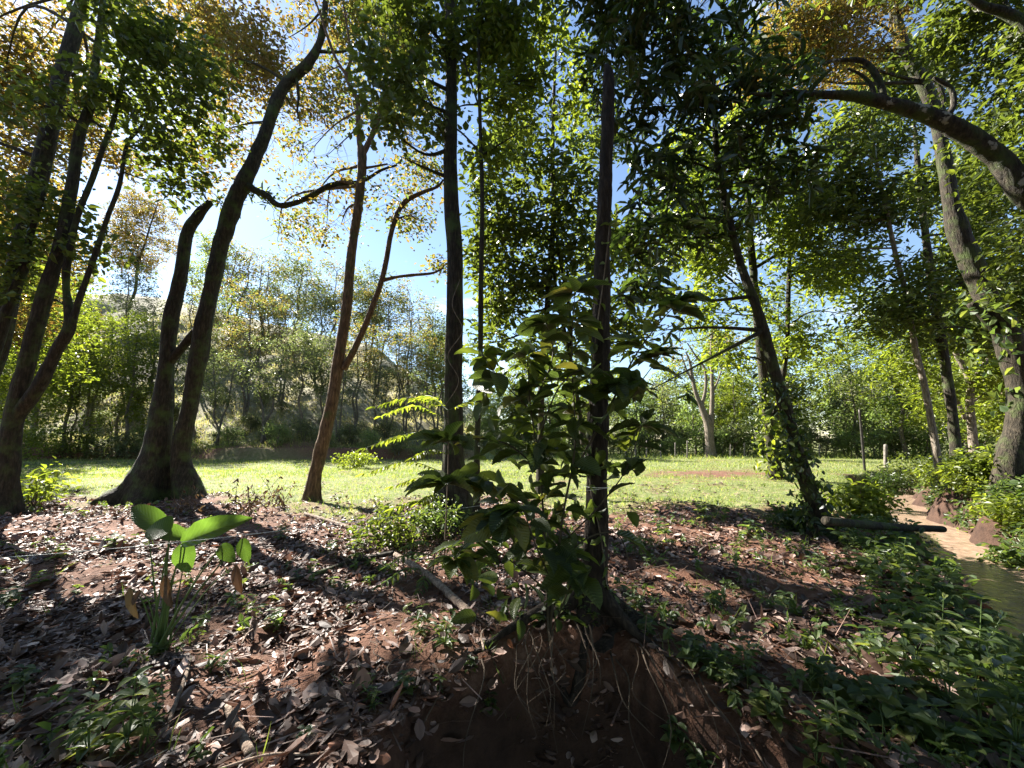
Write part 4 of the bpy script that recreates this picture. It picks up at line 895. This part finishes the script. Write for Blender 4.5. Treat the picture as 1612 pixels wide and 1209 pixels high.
def debris(a):
    n = 5200; q = scatter(n, (1.2, 8), (-9, 8), lambda x, y: bank_ok(x, y), 1.4)
    T = (np.array([(-.5, 0, 0), (.5, 0, 0), (.5, 1, .02), (-.5, 1, .02), (0, 0, .014), (0, 1, .02)]), np.array([(0, 4, 5, 3), (4, 1, 2, 5)]))
    d = rdir(n); d[:, 2] *= .12
    leaves(a, np.column_stack([q, H(q[:, 0], q[:, 1]) + R.uniform(.0, .03, n)]), d, np.tile([0, 0, 1.], (n, 1)) + R.normal(size=(n, 3)) * .2, R.uniform(.05, .32, n), R.uniform(.015, .04, n), T)
def litter():
    a = Acc()
    for n, yr, ln, pw in [(40000, (1.2, 6.5), .042, 1.2), (17000, (1.2, 6.5), .085, 1.2), (24000, (5, 14), .075, 1.0), (2600, (1.3, 6), .14, 1.2)]:
        q = scatter(n, yr, (-16, 11), lambda x, y: bank_ok(x, y) * (1 - .96 * grass_amt(x, y)) * (.12 + .88 * sstep(.32, .62, .6 * vn(x * 1.1, y * 1.1, 0, 31) + .4 * vn(x * 4.3, y * 4.3, 0, 32))) * (1 - .75 * sstep(0, .5, (2.35 - y))), pw)
        z = H(q[:, 0], q[:, 1]) + R.uniform(.004, .03, n)
        d = rdir(n); d[:, 2] *= .22; nn = np.tile([0, 0, 1.], (n, 1)) + R.normal(size=(n, 3)) * .38
        nn *= np.where(R.random(n) < .5, 1, -1)[:, None]
        leaves(a, np.column_stack([q, z]), d, nn, np.minimum(ln * np.exp(R.normal(0, .38, n)), .17), R.uniform(.32, .62, n), TPL_C if ln > .08 and yr[0] < 2 else TPL_S)
    debris(a)
    a.build('leaf_litter', M_LITTER, kind='stuff', label='brown fallen leaves covering the ground', category='leaf litter')
litter()
def grass():
    a = Acc()
    T = (np.array([(-.5, 0, 0), (.5, 0, 0), (.3, .6, .08), (-.3, .6, .08), (.02, 1, .3), (-.02, 1, .3)]), np.array([(0, 1, 2, 3), (3, 2, 4, 5)]))
    for n, yr, ln, wd in [(60000, (7, 20), .085, .11), (60000, (16, 34), .12, .16), (22000, (30, 40), .3, .1)]:
        q = scatter(n, yr, (-60, 60), lambda x, y: bank_ok(x, y) * grass_amt(x, y) * (.35 + .65 * sstep(.35, .6, vn(x * 1.7, y * 1.7, 0, 71))))
        z = H(q[:, 0], q[:, 1]) - .01
        d = rdir(n, 1.6); nn = rdir(n); nn[:, 2] *= .3
        leaves(a, np.column_stack([q, z]), d, nn, ln * R.uniform(.5, 1.5, n), wd, T)
    a.build('lawn_grass', M_GRASS, kind='stuff', label='short bright grass of the clearing', category='grass')
    # hillside grass tufts
    a = Acc(); n = 42000
    y = R.uniform(31, 56, n); x = R.uniform(-1.45, -.1, n) * y; m = vn(x * .5, y * .5, 0, 41) > .35; x, y = x[m], y[m]; n = len(x)
    leaves(a, np.column_stack([x, y, H(x, y) - .02]), rdir(n, 1.2), rdir(n), R.uniform(.2, .5, n), .16, T)
    a.build('hillside_grass', M_DRYGRASS, kind='stuff', label='rough pale grass covering the hillside', category='grass')
grass()
def cover():
    a = Acc(); n = 1350
    def acc_(x, y):
        d = stream_d(x, y)
        return bank_ok(x, y) * np.clip(.10 + .6 * np.exp(-((np.abs(d) - 1.4) / 1.2) ** 2) + .5 * (vn(x * .8, y * .8, 0, 51) > .62) + .35 * ((x > 1.0) & (y < 3.0)), 0, 1) * np.where(x < .3, .6, 1) * (1 - .6 * grass_amt(x, y))
    q = scatter(n, (1.3, 14), (-14, 17), acc_, 1.4)
    for dz, ln, per in [(.04, .045, 6), (.09, .06, 5)]:
        z = H(q[:, 0], q[:, 1]) + dz
        spray(a, np.column_stack([q, z]), per, .05, ln, .55, .1, True)
    b = Acc(); m = 2600
    q = scatter(m, (1.5, 16), (3, 20), lambda x, y: bank_ok(x, y) * (stream_d(x, y) > .8) * (.3 + .7 * (stream_d(x, y) < 2.6)), 1.2)
    spray(a, np.column_stack([q, H(q[:, 0], q[:, 1]) + R.uniform(.05, .4, m)]), 7, .12, .11, .5, .2, False)
    q = scatter(300, (2.2, 9), (1.5, 9), lambda x, y: bank_ok(x, y) * (np.abs(stream_d(x, y) + 1.3) < .55))
    spray(a, np.column_stack([q, H(q[:, 0], q[:, 1]) + R.uniform(.03, .2, 300)]), 7, .1, .1, .5, .2, False)
    T = (np.array([(-.5, 0, 0), (.5, 0, 0), (.3, .6, .08), (-.3, .6, .08), (.02, 1, .3), (-.02, 1, .3)]), np.array([(0, 1, 2, 3), (3, 2, 4, 5)]))
    q = scatter(420, (1.5, 11), (-9, 12), lambda x, y: bank_ok(x, y) * (.25 + .75 * (x > 1)), 1.2); q = np.repeat(q, 9, 0) + R.normal(size=(420 * 9, 2)) * .025; m = len(q)
    leaves(a, np.column_stack([q, H(q[:, 0], q[:, 1]) - .005]), rdir(m, 1.0), rdir(m), R.uniform(.06, .22, m), .045, T)
    a.build('ground_cover', M_HERB, kind='stuff', label='small leafy weeds scattered over the litter and stream banks', category='weeds')
cover()
# individual herbs
def herb_proto(name, label, hgt, pairs, ln, wd, group, mat=M_HERB, lean=.2):
    root = empty(name, (0, 0, 0), label, 'plant', group); s = Acc(); la = Acc()
    for k in range(3):
        d = np.array([math.cos(k * 2.1), math.sin(k * 2.1), 0]) * lean * hgt * (k > 0) * 1.5
        c = catmull([(0, 0, -.02), d * .4 + [0, 0, hgt * .5], d + [0, 0, hgt * (1 - .2 * k)]], 12)
        tube(s, c, np.linspace(.0035, .0015, 12), 5, cap=False)
        for i in range(pairs):
            t = .25 + .75 * i / max(1, pairs - 1); p = c[min(11, int(t * 11))]; an = i * 1.57 + k
            dd = np.array([[math.cos(an), math.sin(an), .25], [-math.cos(an), -math.sin(an), .25]])
            leaves(la, np.array([p, p]), dd, np.tile([0, 0, 1.], (2, 1)) + R.normal(size=(2, 3)) * .15, ln * (1.1 - .4 * t), wd, TPL_M)
    KIDS[root.name] = [s.build('stem', M_STEM, root), la.build('foliage', mat, root)]
    return root
GP = 'leafy seedlings on the forest floor'
herbs = [herb_proto('seedling', 'leafy green seedling growing out of the litter', .28, 4, .12, .42, GP), herb_proto('seedling', 'slender seedling with narrow leaves on the forest floor', .42, 6, .10, .35, GP), herb_proto('seedling', 'low broad-leaved seedling on the forest floor', .16, 3, .13, .6, GP)]
spots = [(200, 1175, 0, 1.2), (140, 1190, 0, 1.0), (240, 1150, 1, .7), (1480, 1060, 1, 1.3), (1440, 1100, 0, 1.4), (1500, 1130, 0, 1.5), (1550, 1170, 0, 1.3), (1390, 1060, 0, 1.1), (1420, 1150, 2, 1.4), (1350, 1120, 2, 1.2), (1580, 1110, 0, 1.2), (1300, 1090, 2, 1.1), (1280, 1160, 0, 1), (1210, 1130, 2, 1), (1150, 1100, 1, .7), (1100, 1150, 2, 1), (1190, 1190, 0, .9), (1330, 1190, 0, 1.2), (1490, 1190, 2, 1.3), (1020, 1130, 2, .8), (1060, 1080, 2, .8), (640, 1090, 2, .7), (590, 1120, 1, .5), (0, 960, 2, 1.2), (30, 1080, 2, .7), (430, 985, 2, .8), (480, 1170, 2, .5), (1000, 960, 0, .7), (1240, 960, 2, .9), (1380, 950, 0, 1), (1450, 930, 2, 1.3), (1500, 960, 2, 1.3), (1560, 1010, 0, 1.2), (1290, 900, 0, .9), (1350, 900, 2, 1.4), (1420, 890, 0, 1.2), (1480, 880, 1, 1.2), (90, 880, 2, 1), (60, 920, 2, .8), (180, 860, 2, 1), (30, 800, 2, 1.6), (90, 790, 0, 1.6), (440, 850, 0, 1), (520, 870, 2, 1), (560, 880, 0, 1), (660, 1000, 0, .8), (700, 1020, 0, .9), (1120, 950, 2, .8), (1050, 860, 0, 1.4), (1110, 820, 0, 1.4), (1180, 845, 2, 1.5), (960, 1080, 1, .6), (890, 1120, 2, .7), (1600, 1190, 0, 1.5), (1540, 1080, 1, 1.4), (770, 1075, 2, .6), (820, 1120, 0, .5), (930, 1060, 0, .6), (985, 1100, 2, .7), (1010, 1165, 0, .7), (880, 1180, 2, .5), (740, 1130, 2, .5), (1060, 1190, 2, .8), (960, 1150, 1, .5), (1090, 1120, 0, .7), (850, 1050, 2, .6), (1140, 1190, 2, .9)]
for i, (px, py, k, s) in enumerate(spots):
    g = G(px, py); p = herbs[k]
    if p.name not in used:
        used.add(p.name); p.location = tuple(float(c) for c in g); p.scale = (s,) * 3
    else: dup(p, g, rnd.random() * 6.28, s, None, (rnd.uniform(-.15, .15), rnd.uniform(-.15, .15)))
# dry brush
def dry_shrub(label, px, py, w, h, n=12, nl=60):
    g = G(px, py); s = pxm(px, py, g[1]); root = empty('dry_shrub', g, label, 'dead shrub'); a = Acc(); la = Acc()
    for i in range(n):
        e = g + np.array([R.uniform(-1, 1) * w * s / 2, R.uniform(-.3, .3), R.uniform(.3, 1) * h * s])
        c = catmull([g + R.normal(size=3) * [w * s * .15, .1, 0], (g + e) / 2 + R.normal(size=3) * .06, e], 10); tube(a, c, np.linspace(.008, .002, 10), 4, cap=False)
        e2 = c[6] + R.normal(size=3) * .15; tube(a, np.array([c[6], e2]), np.array([.004, .002]), 4, cap=False)
        k = nl // n; i_ = R.integers(4, 10, k); d = rdir(k); d[:, 2] -= 1.2
        leaves(la, c[i_], d, rdir(k), R.uniform(.06, .14, k), .35)
    a.build('stem', B_TWIG, root, g); la.build('foliage', M_DRYLEAF, root, g)
dry_shrub('withered brown shrub with hanging dead leaves, left of the slim forked trunk', 395, 812, 110, 62, 14, 130)
dry_shrub('tangle of dry twigs at the foot of the twin trunks', 292, 812, 80, 58, 22, 40)
dry_shrub('small withered weed with curled leaves near the lawn edge', 440, 800, 50, 60, 8, 60)

# ------------------------------------------------------------------ logs, sticks, string, poles
def logp(name, label, pts, rad, mat, sides=14, cat='log', rough=.25, seg=.04, group=None):
    a = Acc(); pts = np.array(pts, float); tube(a, pts, rad, sides, seg, rough, None, hash_(label) % 90, nfreq=14)
    return a.build(name, mat, None, None, True, label=label, category=cat, group=group)
def gl(px, py, dz): g = G(px, py); return g + [0, 0, dz]
logp('fallen_branch', 'bare sunlit fallen branch sloping down to the right in the foreground', [gl(622, 888, .12), gl(650, 905, .11), gl(685, 930, .10), gl(715, 955, .07), gl(745, 978, .04)], [.030, .034, .036, .036, .032], B_LOG)
logp('fallen_branch', 'long dark fallen branch running left from the central shrub', [gl(620, 885, .12), gl(560, 890, .06), gl(500, 908, .04), gl(440, 922, .03), gl(400, 930, .02)], [.032, .03, .028, .02, .012], B_DARK)
logp('fallen_branch', 'pale fallen branch lying behind, near the foot of the slim forked trunk', [gl(480, 812, .04), gl(520, 825, .05), gl(560, 838, .04), gl(600, 850, .03)], [.03, .035, .035, .02], B_LOG)
def pole_over():
    a_ = P(1300, 820, 5.6); b_ = P(1484, 833, 7.2)
    logp('fallen_pole', 'dark straight pole lying across the stream from the leaning vine tree', [a_, a_ * .5 + b_ * .5 + [0, 0, -.02], b_], [.06, .058, .055], B_DARK, cat='pole', rough=.12)
pole_over()
logp('fallen_branch', 'weathered split stick in the bottom left foreground', [gl(355, 1120, .03), gl(375, 1160, .03), gl(395, 1195, .02)], [.018, .026, .024], B_LOG)
logp('fallen_branch', 'long thin straight stick in the left foreground beside the tall-stalked plant', [gl(265, 1145, .03), gl(290, 1080, .05), gl(298, 1045, .02)], [.010, .012, .008], B_LOG, 8)
logp('dead_stump', 'short pale mossy stub of wood in the weeds, lower right', [gl(1140, 1088, .03), gl(1165, 1078, .06)], [.030, .034], B_LICHEN, cat='wood stub')
logp('fallen_log', 'black fallen trunk lying across the shaded hillside at the left', [(-50, 41, Hs(-50, 41) + .15), (-46, 41.1, Hs(-46, 41.1) + .15), (-42, 41.1, Hs(-42, 41.1) + .15), (-37, 41, Hs(-37, 41) + .1)], [.3, .3, .28, .2], B_DARK, seg=.3)
sp = []
for k in range(3):
    a = Acc(); L_ = .5
    c = catmull([(-.25, 0, .012), (-.05, .03 * k, .02), (.12, -.02, .015), (.27, .03, .012)], 14); tube(a, c, np.linspace(.007, .003, 14), 6, rough=.3)
    if k: tube(a, np.array([c[7], c[7] + [.06, .09, .02]]), np.array([.004, .002]), 5)
    o = a.build('stick', [B_TWIG, B_LOG, B_TWIG][k], None, None, True, label=['thin dry dark stick lying on the leaf litter', 'pale dry forked stick lying on the leaf litter', 'brown dry forked stick lying on the leaf litter'][k], category='stick', group='dry sticks on the leaf litter')
    sp.append(o); 
cnt = 0
q = scatter(84, (1.9, 7), (-7, 6), lambda x, y: bank_ok(x, y), 1.3)
for i, (x, y) in enumerate(q):
    s = rnd.uniform(.6, 2.0); loc = (float(x), float(y), Hs(x, y) + .012)
    o = sp[i] if i < 3 else sp[i % 3].copy()
    if i >= 3: COL.objects.link(o)
    o.location = loc; o.rotation_euler = (rnd.uniform(-.1, .1), rnd.uniform(-.12, .12), rnd.random() * 6.28); o.scale = (s, s, s * .9)
def string():
    a = P(958, 768, 3.28); b = P(0, 878, 2.2); e = b + (b - a) * .8
    e[2] = b[2] + .05
    mid = (a + b) / 2 + [0, 0, -.03]
    c = catmull([a, mid, b, e], 60)
    ac = Acc(); tube(ac, c, np.full(60, .0015), 6); t = np.linspace(0, 2 * np.pi, 20); cc = a + np.array([-.07, .12, 0])
    ring = cc + np.column_stack([np.cos(t) * .115, np.sin(t) * .115, np.zeros(20)]); tube(ac, ring, np.full(20, .0022), 6)
    ac.build('string', M_STRING, None, None, True, label='thin white string stretched across the foreground to the dead trunk', category='string')
    g = Hs(e[0], e[1]); logp('stake', 'wooden stake holding the left end of the white string', [(e[0], e[1], g - .1), (e[0] + .01, e[1], g + .5), (e[0], e[1], e[2] + .08)], [.03, .028, .026], B_TWIG, 10, 'stake')
string()
def post(label, px, py, ptop, w, mat, name='fence_post', group=None, cat='post', lean=0):
    g = G(px, py); t = P(px + lean, ptop, g[1]); r = w / 2 * pxm(px, py, g[1])
    logp(name, label, [g - [0, 0, .1], (g + t) / 2, t], [r, r * .97, r * .92], mat, 8, cat, .1, .2, group)
post('tall thin dark pole standing on the grass, left of the stream bend', 1362, 747, 645, 3.5, M_METAL, 'pole', cat='pole', lean=-9)
post('grey wooden post beside the dark bush at the stream bend', 1394, 742, 700, 5, M_POST, 'wooden_post')
for i, px in enumerate([985, 1000, 1018, 1040, 1063, 1082, 1150, 1172, 1265, 1290]):
    post('short thin fence post at the back edge of the clearing', px, 721, 700 - (i % 3) * 3, 2.2, M_POST, group='fence posts along the back of the clearing')
